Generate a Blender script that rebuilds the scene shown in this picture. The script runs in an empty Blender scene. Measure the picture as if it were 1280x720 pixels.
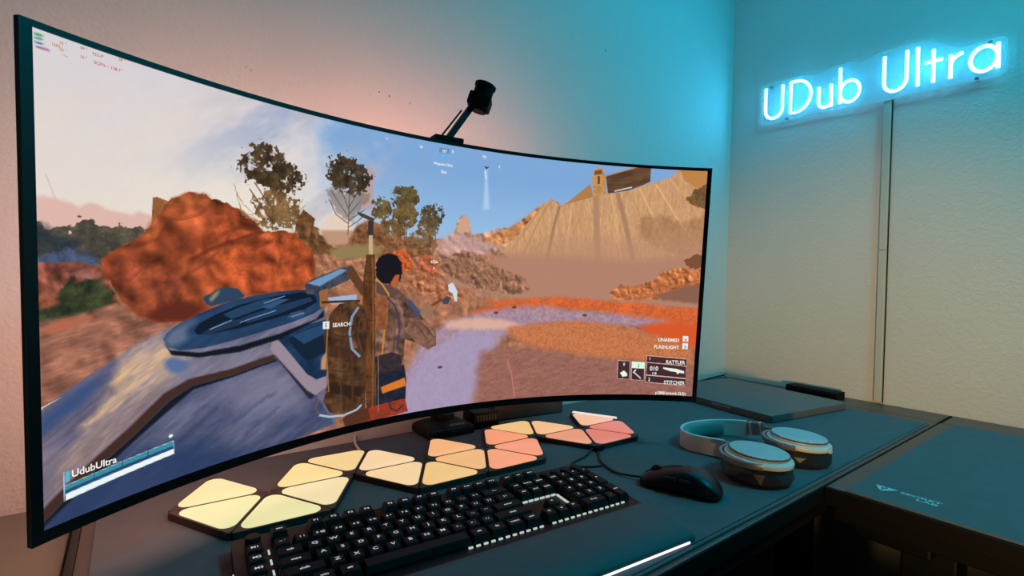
import bpy, bmesh, math, random
import numpy as np
from mathutils import Vector, Matrix

random.seed(7)
scene = bpy.context.scene
COL = scene.collection
PI = math.pi
DZ = 0.74                      # height of the desk surface above the floor


def lin(c):
    return tuple(((v / 255) / 12.92 if v / 255 <= 0.04045 else ((v / 255 + 0.055) / 1.055) ** 2.4) for v in c)


# ---------------------------------------------------------------- camera
def make_camera():
    yaw, pitch, roll, f = 0.6513, -0.0130, 0.0244, 625.21
    fw = Vector((math.sin(yaw) * math.cos(pitch), math.cos(yaw) * math.cos(pitch), math.sin(pitch)))
    r = fw.cross(Vector((0, 0, 1))).normalized()
    u = r.cross(fw)
    r2 = math.cos(roll) * r + math.sin(roll) * u
    u2 = -math.sin(roll) * r + math.cos(roll) * u
    cd = bpy.data.cameras.new('camera')
    cd.sensor_width = 36.0
    cd.lens = 36.0 * f / 1280.0
    cd.clip_start = 0.02
    ob = bpy.data.objects.new('camera', cd)
    COL.objects.link(ob)
    m = Matrix((r2, u2, -fw)).transposed().to_4x4()
    m.translation = Vector((-1.790, -1.0122, DZ + 0.335))
    ob.matrix_world = m
    scene.camera = ob


make_camera()

# ---------------------------------------------------------------- world and room lamps
scene.view_settings.view_transform = 'Standard'
scene.view_settings.look = 'None'
scene.view_settings.exposure = 0.0
scene.view_settings.gamma = 1.0
scene.view_settings.use_curve_mapping = False
w = bpy.data.worlds.new('world')
scene.world = w
w.use_nodes = True
w.node_tree.nodes['Background'].inputs[0].default_value = (0.9, 0.95, 1.0, 1)
w.node_tree.nodes['Background'].inputs[1].default_value = 0.004


def area_lamp(name, loc, target, size, power, col):
    d = bpy.data.lights.new(name, 'AREA')
    d.shape = 'DISK'
    d.size = size
    d.energy = power
    d.color = col
    o = bpy.data.objects.new(name, d)
    COL.objects.link(o)
    o.location = loc
    o.rotation_euler = (Vector(target) - Vector(loc)).to_track_quat('-Z', 'Y').to_euler()
    return o


# cyan LED ceiling fittings
area_lamp('ceiling_light', (-0.55, -0.40, 2.5), (-0.55, -0.40, 0.0), 0.5, 3.2, (0.0, 0.55, 1.0))
area_lamp('ceiling_light', (-0.50, -1.55, 2.5), (-0.50, -1.55, 0.0), 0.5, 22.0, (0.0, 0.76, 1.0))


# shaded reading lamp behind the camera, its cone aimed low at the right wall
def spot_lamp(name, loc, target, cone, blend, radius, power, col):
    d = bpy.data.lights.new(name, 'SPOT')
    d.spot_size = math.radians(cone)
    d.spot_blend = blend
    d.shadow_soft_size = radius
    d.energy = power
    d.color = col
    o = bpy.data.objects.new(name, d)
    COL.objects.link(o)
    o.location = loc
    o.rotation_euler = (Vector(target) - Vector(loc)).to_track_quat('-Z', 'Y').to_euler()
    return o


spot_lamp('reading_lamp', (-2.35, -1.75, 0.87), (0.0, -0.50, 0.98), 31.0, 1.0, 0.06, 116.0, (1.0, 0.63, 0.24))


# ---------------------------------------------------------------- materials
def new_mat(name):
    m = bpy.data.materials.new(name)
    m.use_nodes = True
    return m, m.node_tree.nodes, m.node_tree.links, m.node_tree.nodes['Principled BSDF']


def plain(name, c, rough=0.5, metal=0.0, spec=0.5, bump=0.0, bscale=400.0, var=0.0, vscale=8.0):
    """sRGB colour with optional fine grain relief and slow colour variation"""
    m, n, l, b = new_mat(name)
    cl = lin(c)
    b.inputs['Base Color'].default_value = (*cl, 1)
    b.inputs['Roughness'].default_value = rough
    b.inputs['Metallic'].default_value = metal
    b.inputs['Specular IOR Level'].default_value = spec
    tc = n.new('ShaderNodeTexCoord')
    if var > 0:
        t = n.new('ShaderNodeTexNoise')
        t.inputs['Scale'].default_value = vscale
        t.inputs['Detail'].default_value = 5
        l.new(tc.outputs['Object'], t.inputs['Vector'])
        mx = n.new('ShaderNodeMix')
        mx.data_type = 'RGBA'
        mx.inputs['A'].default_value = (*[v * (1 - var) for v in cl], 1)
        mx.inputs['B'].default_value = (*[min(1, v * (1 + var)) for v in cl], 1)
        l.new(t.outputs['Fac'], mx.inputs['Factor'])
        l.new(mx.outputs['Result'], b.inputs['Base Color'])
    if bump > 0:
        t2 = n.new('ShaderNodeTexNoise')
        t2.inputs['Scale'].default_value = bscale
        t2.inputs['Detail'].default_value = 3
        l.new(tc.outputs['Object'], t2.inputs['Vector'])
        bp = n.new('ShaderNodeBump')
        bp.inputs['Strength'].default_value = bump
        bp.inputs['Distance'].default_value = 0.002
        l.new(t2.outputs['Fac'], bp.inputs['Height'])
        l.new(bp.outputs['Normal'], b.inputs['Normal'])
    return m


def glow(name, col_lin, strength, base=(0.02, 0.02, 0.02)):
    m, n, l, b = new_mat(name)
    b.inputs['Base Color'].default_value = (*base, 1)
    b.inputs['Specular IOR Level'].default_value = 0.0
    b.inputs['Emission Color'].default_value = (*col_lin, 1)
    b.inputs['Emission Strength'].default_value = strength
    return m


def wall_mat():
    m, n, l, b = new_mat('orange_peel_plaster')
    b.inputs['Roughness'].default_value = 0.62
    b.inputs['Specular IOR Level'].default_value = 0.25
    tc = n.new('ShaderNodeTexCoord')
    a = n.new('ShaderNodeTexNoise')
    a.inputs['Scale'].default_value = 170
    a.inputs['Detail'].default_value = 4
    a.inputs['Roughness'].default_value = 0.55
    c = n.new('ShaderNodeTexNoise')
    c.inputs['Scale'].default_value = 70
    c.inputs['Detail'].default_value = 2
    l.new(tc.outputs['Object'], a.inputs['Vector'])
    l.new(tc.outputs['Object'], c.inputs['Vector'])
    ad = n.new('ShaderNodeMath')
    ad.operation = 'ADD'
    l.new(a.outputs['Fac'], ad.inputs[0])
    l.new(c.outputs['Fac'], ad.inputs[1])
    bp = n.new('ShaderNodeBump')
    bp.inputs['Strength'].default_value = 0.34
    bp.inputs['Distance'].default_value = 0.0035
    l.new(ad.outputs[0], bp.inputs['Height'])
    l.new(bp.outputs['Normal'], b.inputs['Normal'])
    v = n.new('ShaderNodeTexNoise')
    v.inputs['Scale'].default_value = 3
    l.new(tc.outputs['Object'], v.inputs['Vector'])
    mx = n.new('ShaderNodeMix')
    mx.data_type = 'RGBA'
    mx.inputs['A'].default_value = (0.66, 0.62, 0.565, 1)
    mx.inputs['B'].default_value = (0.71, 0.67, 0.61, 1)
    l.new(v.outputs['Fac'], mx.inputs['Factor'])
    l.new(mx.outputs['Result'], b.inputs['Base Color'])
    return m


M = {}
M['wall'] = wall_mat()
M['base'] = plain('painted_trim', (215, 210, 200), 0.4)
M['floor'] = plain('dark_floor', (52, 46, 42), 0.6, var=0.3, vscale=20, bump=0.2)
M['mat'] = plain('leatherette_charcoal', (98, 99, 101), 0.62, spec=0.03, bump=0.25, bscale=900, var=0.12, vscale=30)
M['steel'] = plain('powder_coated_steel', (96, 90, 86), 0.40, metal=0.7, bump=0.1, bscale=1500)
M['black'] = plain('black_plastic', (12, 12, 13), 0.42, spec=0.3)
M['blackrough'] = plain('matte_black', (10, 10, 11), 0.7, spec=0.15, bump=0.15, bscale=1200)
M['blackmetal'] = plain('black_metal', (16, 16, 17), 0.5, spec=0.3, bump=0.1, bscale=1200)
M['bezel'] = plain('bezel_black', (8, 8, 11), 0.3)
M['keycap'] = plain('keycap_black', (11, 11, 13), 0.55, spec=0.25, bump=0.15, bscale=2500)
M['rubber'] = plain('cable_rubber', (14, 14, 15), 0.55)
M['white'] = plain('white_plastic', (225, 225, 222), 0.42)
M['grey'] = plain('silver_grey_metal', (140, 136, 134), 0.35, metal=0.55)
M['sidetop'] = plain('olive_grey_laminate', (128, 120, 104), 0.5, var=0.06)
M['laptop'] = plain('dark_grey_aluminium', (98, 97, 97), 0.5, metal=0.1)
M['hole'] = plain('dark_pit', (70, 58, 54), 0.9)
M['logo'] = plain('mint_print', (150, 205, 195), 0.6)
M['acrylic'] = None


# ---------------------------------------------------------------- mesh helpers
def tag(o, label=None, cat=None, group=None, kind=None):
    if label:
        o['label'] = label
    if cat:
        o['category'] = cat
    if group:
        o['group'] = group
    if kind:
        o['kind'] = kind
    return o


def thing(name, label, cat, loc=(0, 0, 0), rz=0.0, group=None):
    o = bpy.data.objects.new(name, None)
    o.empty_display_size = 0.05
    COL.objects.link(o)
    o.location = loc
    o.rotation_euler = (0, 0, rz)
    return tag(o, label, cat, group)


def link(name, me, m, parent=None, loc=None, rot=None):
    if m is not None and not me.materials:
        me.materials.append(m)
    o = bpy.data.objects.new(name, me)
    COL.objects.link(o)
    if parent is not None:
        o.parent = parent
    if loc is not None:
        o.location = loc
    if rot is not None:
        o.rotation_euler = rot
    return o


def obj(name, bm, m, parent=None, smooth=False, loc=None, rot=None, recalc=True):
    if recalc:
        bmesh.ops.recalc_face_normals(bm, faces=bm.faces[:])
    me = bpy.data.meshes.new(name)
    bm.to_mesh(me)
    bm.free()
    if smooth:
        me.polygons.foreach_set('use_smooth', [True] * len(me.polygons))
        if smooth != 'all':
            me.set_sharp_from_angle(angle=math.radians(40))
    return link(name, me, m, parent, loc, rot)


def box(bm, x0, x1, y0, y1, z0, z1, bev=0.0, seg=2):
    g = bmesh.ops.create_cube(bm, size=1.0)
    vs = g['verts']
    for v in vs:
        v.co = Vector(((x0 + x1) / 2 + v.co.x * (x1 - x0), (y0 + y1) / 2 + v.co.y * (y1 - y0),
                       (z0 + z1) / 2 + v.co.z * (z1 - z0)))
    if bev > 0:
        es = list({e for v in vs for e in v.link_edges})
        r = bmesh.ops.bevel(bm, geom=es, offset=bev, segments=seg, profile=0.6, affect='EDGES')
    return bm


def bx(*a, **k):
    return box(bmesh.new(), *a, **k)


def prism(bm, pts, z0, z1, bev=0.0, seg=2):
    """vertical prism over a plan polygon"""
    lo = [bm.verts.new((x, y, z0)) for x, y in pts]
    hi = [bm.verts.new((x, y, z1)) for x, y in pts]
    n = len(pts)
    top = bm.faces.new(hi)
    bm.faces.new(list(reversed(lo)))
    for i in range(n):
        bm.faces.new((lo[i], lo[(i + 1) % n], hi[(i + 1) % n], hi[i]))
    if bev > 0:
        bmesh.ops.bevel(bm, geom=list(top.edges), offset=bev, segments=seg, profile=0.6, affect='EDGES')
    return bm


def lathe(bm, prof, n=48, c=(0, 0)):
    rings = []
    for r, z in prof:
        if r < 1e-6:
            rings.append([bm.verts.new((c[0], c[1], z))])
        else:
            rings.append([bm.verts.new((c[0] + r * math.cos(2 * PI * i / n), c[1] + r * math.sin(2 * PI * i / n), z)) for i in range(n)])
    for a, b in zip(rings[:-1], rings[1:]):
        for i in range(n):
            j = (i + 1) % n
            if len(a) == 1:
                bm.faces.new((a[0], b[i], b[j]))
            elif len(b) == 1:
                bm.faces.new((a[i], a[j], b[0]))
            else:
                bm.faces.new((a[i], a[j], b[j], b[i]))
    for ring, flip in ((rings[0], True), (rings[-1], False)):
        if len(ring) > 1:
            bm.faces.new(list(reversed(ring)) if flip else ring)
    return bm


def spline(pts, n=8, closed=False):
    """Catmull-Rom through the points"""
    P = [Vector(p) for p in pts]
    out = []
    m = len(P)
    for i in range(m if closed else m - 1):
        p0 = P[(i - 1) % m] if closed or i > 0 else P[0] * 2 - P[1]
        p1, p2 = P[i], P[(i + 1) % m]
        p3 = P[(i + 2) % m] if closed or i + 2 < m else P[-1] * 2 - P[-2]
        for k in range(n):
            t = k / n
            out.append(0.5 * ((2 * p1) + (p2 - p0) * t + (2 * p0 - 5 * p1 + 4 * p2 - p3) * t * t + (3 * p1 - p0 - 3 * p2 + p3) * t ** 3))
    if not closed:
        out.append(P[-1])
    return out


def sweep(bm, path, section, up=Vector((0, 0, 1)), cap=True):
    """section: list of (side, up) offsets carried along the path"""
    rings = []
    m = len(path)
    for i, q in enumerate(path):
        t = (path[min(i + 1, m - 1)] - path[max(i - 1, 0)]).normalized()
        s = t.cross(up)
        if s.length < 1e-5:
            s = t.cross(Vector((1, 0, 0)))
        s.normalize()
        v = s.cross(t)
        rings.append([bm.verts.new(q + s * a + v * b) for a, b in section])
    k = len(section)
    for a, b in zip(rings[:-1], rings[1:]):
        for i in range(k):
            bm.faces.new((a[i], a[(i + 1) % k], b[(i + 1) % k], b[i]))
    if cap:
        bm.faces.new(list(reversed(rings[0])))
        bm.faces.new(rings[-1])
    return bm


def circ(r, n=8):
    return [(r * math.cos(2 * PI * i / n), r * math.sin(2 * PI * i / n)) for i in range(n)]


def tube(bm, path, r, n=8, up=Vector((0, 0, 1))):
    return sweep(bm, [Vector(q) for q in path], circ(r, n), up)


def text_mesh(s, size, align='LEFT', bold=0.0, extrude=0.0, sx=1.0):
    """flat outline mesh of a line of lettering, baseline on y = 0"""
    cu = bpy.data.curves.new('lettering', 'FONT')
    cu.body = s
    cu.size = size
    cu.align_x = align
    cu.offset = bold
    cu.extrude = extrude
    cu.resolution_u = 3
    o = bpy.data.objects.new('lettering', cu)
    COL.objects.link(o)
    dg = bpy.context.evaluated_depsgraph_get()
    me = bpy.data.meshes.new_from_object(o.evaluated_get(dg))
    bpy.data.objects.remove(o)
    bpy.data.curves.remove(cu)
    me.materials.clear()
    if sx != 1.0:
        for v in me.vertices:
            v.co.x *= sx
    return me


# ---------------------------------------------------------------- the room
def slab(name, x0, x1, y0, y1, z0, z1, m):
    return tag(obj(name, bx(x0, x1, y0, y1, z0, z1), m), kind='structure')


slab('wall_back', -4.2, 0.12, 0.0, 0.12, 0.0, 2.6, M['wall'])
for i, (hx, hz) in enumerate(((-1.63, 0.708), (-1.622, 0.704), (-1.614, 0.715), (-1.4, 0.715), (-1.381, 0.725), (-1.358, 0.722), (-1.339, 0.72), (-1.311, 0.718), (-0.697, 1.015), (-0.134, 0.988))):
    hb = bmesh.new()
    bmesh.ops.create_circle(hb, cap_ends=True, segments=7, radius=0.0011 + 0.0005 * (i % 3))
    obj('nail_hole', hb, M['hole'], bpy.data.objects['wall_back'], loc=(hx, -0.0004, DZ + hz), rot=(PI / 2, 0, i * 0.7))
slab('wall_right', 0.0, 0.12, -4.2, 0.0, 0.0, 2.6, M['wall'])
slab('floor', -4.2, 0.12, -4.2, 0.12, -0.1, 0.0, M['floor'])
o = obj('baseboard_right', bx(-0.014, 0.0, -4.2, 0.0, 0.0, 0.105, bev=0.003), M['base'])
tag(o, kind='structure')
o = obj('baseboard_back', bx(-4.2, -0.014, -0.014, 0.0, 0.0, 0.105, bev=0.003), M['base'])
tag(o, kind='structure')


# ---------------------------------------------------------------- desks
def make_main_desk():
    t = thing('desk', 'black steel sit-stand desk along the back wall, carrying the curved monitor', 'desk', (0, 0, 0))
    top = obj('desk_top', bx(-1.838, -0.124, -0.660, -0.006, DZ - 0.026, DZ - 0.003, bev=0.002), M['steel'], t)
    obj('edge_trim', bx(-1.847, -1.838, -0.660, -0.006, DZ - 0.030, DZ - 0.003, bev=0.002), M['black'], t)
    obj('front_trim', bx(-1.847, -0.002, -0.6632, -0.6602, DZ - 0.030, DZ - 0.003, bev=0.001), M['blackrough'], t)
    obj('front_rail', bx(-1.82, -0.14, -0.652, -0.605, DZ - 0.062, DZ - 0.026, bev=0.002), M['blackmetal'], t)
    obj('cable_tray_lid', bx(-0.122, -0.002, -0.658, -0.006, DZ - 0.022, DZ - 0.003, bev=0.002), M['steel'], t)
    obj('cable_tray', bx(-1.75, -0.13, -0.16, -0.02, DZ - 0.13, DZ - 0.0265, bev=0.004), M['blackmetal'], t)
    for x in (-1.66, -0.23):
        obj('leg', bx(x - 0.045, x + 0.045, -0.40, -0.33, 0.05, DZ - 0.0265, bev=0.004), M['blackmetal'], t)
        obj('foot', bx(x - 0.04, x + 0.04, -0.64, -0.05, 0.0, 0.05, bev=0.006), M['blackmetal'], t)
    return t


def make_side_desk():
    t = thing('desk', 'second black steel desk meeting the main desk, with a printed logo on its mat', 'desk', (0, 0, 0))
    obj('desk_top', bx(-0.835, -0.124, -2.30, -0.664, DZ - 0.026, DZ - 0.003, bev=0.002), M['steel'], t)
    obj('cable_tray_lid', bx(-0.122, -0.002, -2.30, -0.666, DZ - 0.022, DZ - 0.003, bev=0.002), M['steel'], t)
    obj('edge_trim', bx(-0.842, -0.8352, -2.30, -0.664, DZ - 0.032, DZ - 0.003, bev=0.0015), M['blackrough'], t)
    obj('front_rail', bx(-0.830, -0.785, -2.28, -0.675, DZ - 0.058, DZ - 0.026, bev=0.003), M['blackrough'], t)
    c = obj('control_box', bx(-0.80, -0.70, -0.80, -0.695, DZ - 0.085, DZ - 0.0585, bev=0.004), M['black'], t)
    obj('cross_beam', bx(-0.784, -0.15, -0.80, -0.72, DZ - 0.075, DZ - 0.0265, bev=0.003), M['blackmetal'], t)
    for y in (-0.765, -2.1):
        obj('leg', bx(-0.66, -0.58, y - 0.04, y + 0.04, 0.05, DZ - 0.0265, bev=0.004), M['blackmetal'], t)
        obj('foot', bx(-0.80, -0.05, y - 0.04, y + 0.04, 0.0, 0.05, bev=0.006), M['blackmetal'], t)
    return t


make_main_desk()
make_side_desk()

m1 = thing('desk_mat', 'large black leatherette desk mat under the keyboard and light panels', 'desk mat')
obj('mat_sheet', bx(-1.824, -0.170, -0.652, -0.012, DZ - 0.003, DZ, bev=0.0012), M['mat'], m1)
obj('stitched_edge', bx(-1.82, -0.174, -0.6475, -0.6465, DZ - 0.0002, DZ + 0.0006), M['black'], m1)

m2 = thing('desk_mat', 'black leatherette mat on the second desk, with a mint triangular logo', 'desk mat')
obj('mat_sheet', bx(-0.8345, -0.126, -2.28, -0.692, DZ - 0.003, DZ, bev=0.0012), M['mat'], m2)


def make_logo():
    # reads from the sitter's side: letters' up is +x, reading direction -y
    bm = bmesh.new()
    X0, Y0 = -0.774, -0.7145

    def P(r, u):
        return (X0 + u, Y0 - r)
    for tri in ([(0.0, 0.011), (0.031, 0.011), (0.0155, -0.014)],):
        pass
    # emblem: two pieces of a downward triangle parted by a slanting gap
    for poly in ([(0.000, 0.012), (0.013, 0.012), (0.0165, 0.006), (0.0085, 0.006), (0.0125, -0.001), (0.0125, -0.012)],
                 [(0.0155, 0.012), (0.032, 0.012), (0.0145, -0.014), (0.0145, -0.002), (0.0195, 0.006)]):
        vs = [bm.verts.new((*P(r, u), DZ + 0.0002)) for r, u in poly]
        bm.faces.new(vs)
    for s, r, u, sz in (('SECRET', 0.036, 0.0015, 0.0125), ('LAB', 0.060, -0.0115, 0.0125)):
        me = text_mesh(s, sz, sx=1.28, bold=0.0003)
        k = len(bm.verts)
        b2 = bmesh.new()
        b2.from_mesh(me)
        for v in b2.verts:
            a, b = v.co.x, v.co.y
            v.co = Vector((*P(r + a, u + b), DZ + 0.0002))
        tmp = bpy.data.meshes.new('tmp')
        b2.to_mesh(tmp)
        b2.free()
        bm.from_mesh(tmp)
        bpy.data.meshes.remove(tmp)
        bpy.data.meshes.remove(me)
    o = obj('logo_print', bm, M['logo'], m2)
    for p in o.data.polygons:
        pass
    return o


make_logo()

# lower side table beyond the end of the main desk
t = thing('side_table', 'olive grey side table against the wall beside the end of the desk', 'table')
obj('table_top', bx(-2.65, -1.852, -0.62, -0.004, DZ - 0.050, DZ - 0.020, bev=0.002), M['sidetop'], t)
for x in (-2.6, -1.93):
    for y in (-0.58, -0.05):
        obj('leg', bx(x - 0.02, x + 0.02, y - 0.02, y + 0.02, 0.0, DZ - 0.050, bev=0.002), M['blackmetal'], t)


# ---------------------------------------------------------------- curved monitor
MR = 0.8                                   # radius of the screen's curve
MON_LOC = (-1.3665, -0.2632, DZ + 0.3341)
AHALF, BHALF = 0.528, 0.2331               # outer half width (along the arc) and half height
SA0, SA1, SB0, SB1 = -0.5185, 0.5195, -0.2215, 0.2272   # lit area


def mp(a, b, o=0.0):
    th = a / MR
    return Vector(((MR - o) * math.sin(th), (MR - o) * math.cos(th) - MR, b))


def curved_box(bm, a0, a1, b0, b1, o0, o1, n=48, nb=1):
    loops = []
    for i in range(n + 1):
        a = a0 + (a1 - a0) * i / n
        loops.append([bm.verts.new(mp(a, b, o)) for b, o in ((b0, o0), (b0, o1), (b1, o1), (b1, o0))])
    for p, q in zip(loops[:-1], loops[1:]):
        for k in range(4):
            bm.faces.new((p[k], p[(k + 1) % 4], q[(k + 1) % 4], q[k]))
    bm.faces.new(list(reversed(loops[0])))
    bm.faces.new(loops[-1])
    return bm


def make_monitor():
    t = thing('monitor', 'large curved ultrawide monitor showing a desert adventure game', 'monitor', MON_LOC)
    t.rotation_mode = 'XYZ'
    rot = Matrix.Rotation(-0.0441, 3, 'Z') @ Matrix.Rotation(-0.0175, 3, 'Y') @ Matrix.Rotation(0.0574, 3, 'X')
    t.rotation_euler = rot.to_euler('XYZ')
    # shell: a thin rim, then a back that draws in behind it
    bm = bmesh.new()
    curved_box(bm, -AHALF, AHALF, -BHALF, BHALF, -0.005, -0.0012)
    loops = []
    n = 48
    for i in range(n + 1):
        f_ = i / n * 2 - 1
        loops.append([bm.verts.new(mp(f_ * ah, b_, o_)) for ah, b_, o_ in ((AHALF - 0.004, -BHALF + 0.002, -0.005), (AHALF - 0.030, -BHALF + 0.02, -0.022), (AHALF - 0.030, BHALF - 0.02, -0.022), (AHALF - 0.004, BHALF - 0.002, -0.005))])
    for p, q in zip(loops[:-1], loops[1:]):
        for k in range(4):
            bm.faces.new((p[k], p[(k + 1) % 4], q[(k + 1) % 4], q[k]))
    bm.faces.new(list(reversed(loops[0])))
    bm.faces.new(loops[-1])
    obj('back_shell', bm, M['black'], t, smooth=True)
    bm = bmesh.new()
    curved_box(bm, -AHALF, AHALF, SB1, BHALF, -0.001, 0.0015)
    curved_box(bm, -AHALF, AHALF, -BHALF, SB0, -0.001, 0.0015)
    curved_box(bm, -AHALF, SA0, SB0, SB1, -0.001, 0.0015, n=2)
    curved_box(bm, SA1, AHALF, SB0, SB1, -0.001, 0.0015, n=2)
    obj('bezel', bm, M['bezel'], t, smooth=True)
    bm = curved_box(bmesh.new(), -0.16, 0.16, -0.12, 0.12, -0.05, -0.0245, n=16)
    # bias light strips on the back
    peach, amber = glow('bias_peach', (1.0, 0.53, 0.43), 49.0), glow('bias_amber', (1.0, 0.37, 0.25), 80.0)
    for a0, a1, b0, b1, mm in ((-0.46, -0.20, 0.185, 0.197, peach), (-0.46, -0.448, -0.17, 0.18, peach), (-0.46, -0.20, -0.197, -0.185, peach), (-0.15, 0.32, 0.185, 0.197, amber)):
        obj('bias_light', curved_box(bmesh.new(), a0, a1, b0, b1, -0.0245, -0.0225, n=12), mm, t)
    h = obj('rear_housing', bm, M['black'], t, smooth=True)
    obj('mount_plate', bx(-0.05, 0.05, 0.051, 0.060, -0.05, 0.05, bev=0.003), M['blackmetal'], h)
    return t


monitor = make_monitor()


def make_arm():
    t = thing('monitor_stand', 'black monitor stand with a square weighted base under the curved monitor', 'monitor stand', (-1.238, -0.050, DZ))
    bm = bmesh.new()
    lo = [(-0.055, -0.0445), (0.055, -0.0445), (0.055, 0.0445), (-0.055, 0.0445)]
    rings = []
    for s, z in ((1.0, 0.0), (1.0, 0.014), (0.96, 0.019), (0.62, 0.027), (0.55, 0.028)):
        rings.append([bm.verts.new((x * s, y * s, z)) for x, y in lo])
    for p, q in zip(rings[:-1], rings[1:]):
        for k in range(4):
            bm.faces.new((p[k], p[(k + 1) % 4], q[(k + 1) % 4], q[k]))
    bm.faces.new(list(reversed(rings[0])))
    bm.faces.new(rings[-1])
    bmesh.ops.bevel(bm, geom=bm.edges[:], offset=0.0025, segments=2, affect='EDGES')
    b = obj('base', bm, M['blackmetal'], t, smooth=True)
    # maker's lettering on the sloping front of the base
    me = text_mesh('VIVO', 0.011, align='CENTER', sx=1.5)
    o = link('lettering', me, plain('grey_print', (170, 165, 160), 0.5), b, (0.014, -0.0385, 0.0222), (math.radians(20), 0, 0))
    obj('collar', lathe(bmesh.new(), [(0.026, 0.026), (0.026, 0.040), (0.022, 0.043), (0.018, 0.043)], 32), M['black'], t, smooth=True, loc=(0.004, 0.012, 0))
    obj('pole', lathe(bmesh.new(), [(0.0175, 0.03), (0.0175, 0.37), (0.016, 0.372)], 32), M['blackmetal'], t, smooth=True, loc=(0.004, 0.012, 0))
    c = Vector((-1.3665, -0.2632, DZ + 0.3341)) - Vector((-1.238, -0.050, DZ))
    bm = bmesh.new()
    sweep(bm, [Vector((0.004, 0.012, 0.334)), c + Vector((0.0, 0.085, 0.0))], [(-0.016, -0.02), (0.016, -0.02), (0.016, 0.02), (-0.016, 0.02)])
    obj('arm', bm, M['blackmetal'], t)
    bm = bmesh.new()
    sweep(bm, [c + Vector((0, 0.10, 0)), c + Vector((0, 0.068, 0.0))], [(-0.03, -0.03), (0.03, -0.03), (0.03, 0.03), (-0.03, 0.03)])
    obj('tilt_head', bm, M['blackmetal'], t)


make_arm()


# ---------------------------------------------------------------- clip-on camera
def make_webcam():
    t = thing('webcam', 'small black camera on a tilted arm clipped to the top of the monitor', 'webcam')
    mw = Matrix.Translation(MON_LOC) @ Matrix.Rotation(-0.0441, 4, 'Z') @ Matrix.Rotation(-0.0175, 4, 'Y') @ Matrix.Rotation(0.0574, 4, 'X')
    t.location = mw @ Vector((0.004, 0.010, BHALF))
    t.rotation_euler = (0, 0, -0.10)
    bm = bx(-0.026, 0.026, -0.011, 0.014, 0.0003, 0.0085, bev=0.002)
    b = obj('clamp', bm, M['blackrough'], t, smooth=True)
    obj('clamp_jaw', bx(-0.020, 0.020, 0.0165, 0.021, -0.006, 0.0085, bev=0.001), M['blackrough'], b)
    A, B = Vector((0.002, 0.0, 0.008)), Vector((0.048, 0.004, 0.074))
    bm = bmesh.new()
    sweep(bm, [A, B], [(-0.005, -0.0045), (0.005, -0.0045), (0.005, 0.0045), (-0.005, 0.0045)], up=Vector((0, 1, 0)))
    obj('arm', bm, plain('arm_brown_black', (24, 18, 17), 0.55, spec=0.2), t)
    obj('strut', tube(bmesh.new(), [Vector((-0.011, 0.004, 0.008)), Vector((0.029, 0.008, 0.062))], 0.0017), M['black'], t)
    # head: a stubby barrel leaning forward, a bracket under it
    ax = Vector((0.26, -0.16, 0.95)).normalized()
    q = ax.to_track_quat('Z', 'Y').to_euler()
    head = Vector((0.063, 0.0, 0.088))
    h = obj('head', lathe(bmesh.new(), [(0.0, -0.024), (0.0155, -0.024), (0.0170, -0.022), (0.0170, 0.018), (0.0190, 0.019), (0.0190, 0.024), (0.0160, 0.025), (0.0, 0.025)], 32), M['blackrough'], t, smooth=True, loc=head, rot=q)
    obj('lens_ring', lathe(bmesh.new(), [(0.0165, 0.0251), (0.0165, 0.0256), (0.0, 0.0258)], 32), plain('lens_teal', (40, 95, 105), 0.25), h, smooth=True)
    obj('bracket', bx(-0.0215, 0.016, -0.0195, 0.0195, -0.020, 0.002, bev=0.003), M['blackrough'], h)
    return t


make_webcam()


# ---------------------------------------------------------------- triangular light panels
PS = 0.1285
PA = math.radians(-1.72)
P0 = Vector((-1.749, -0.195))
EX = Vector((math.cos(PA), math.sin(PA)))
EY = Vector((-math.sin(PA), math.cos(PA)))


def node(k, row):
    return P0 + EX * (k * PS) + EY * (row * PS * math.sqrt(3) / 2)


def rounded_tri(side, inset, rad, seg=7):
    """corner list of an equilateral triangle about its centre, apex to +y"""
    R0 = side / math.sqrt(3) - 2 * inset
    out = []
    for c in range(3):
        ang = PI / 2 + c * 2 * PI / 3
        d = Vector((math.cos(ang), math.sin(ang)))
        ctr = d * (R0 - 2 * rad)
        for i in range(seg + 1):
            a = ang - PI / 3 + (2 * PI / 3) * i / seg
            out.append((ctr.x + rad * math.cos(a), ctr.y + rad * math.sin(a)))
    return out


def panel_mesh():
    me = bpy.data.meshes.new('panel_base')
    bm = prism(bmesh.new(), rounded_tri(PS, 0.0005, 0.0025, 2), 0.0, 0.0102, bev=0.0008)
    bmesh.ops.recalc_face_normals(bm, faces=bm.faces[:])
    bm.to_mesh(me)
    bm.free()
    me.materials.append(plain('panel_dark_brown', (58, 42, 40), 0.5))
    return me


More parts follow.
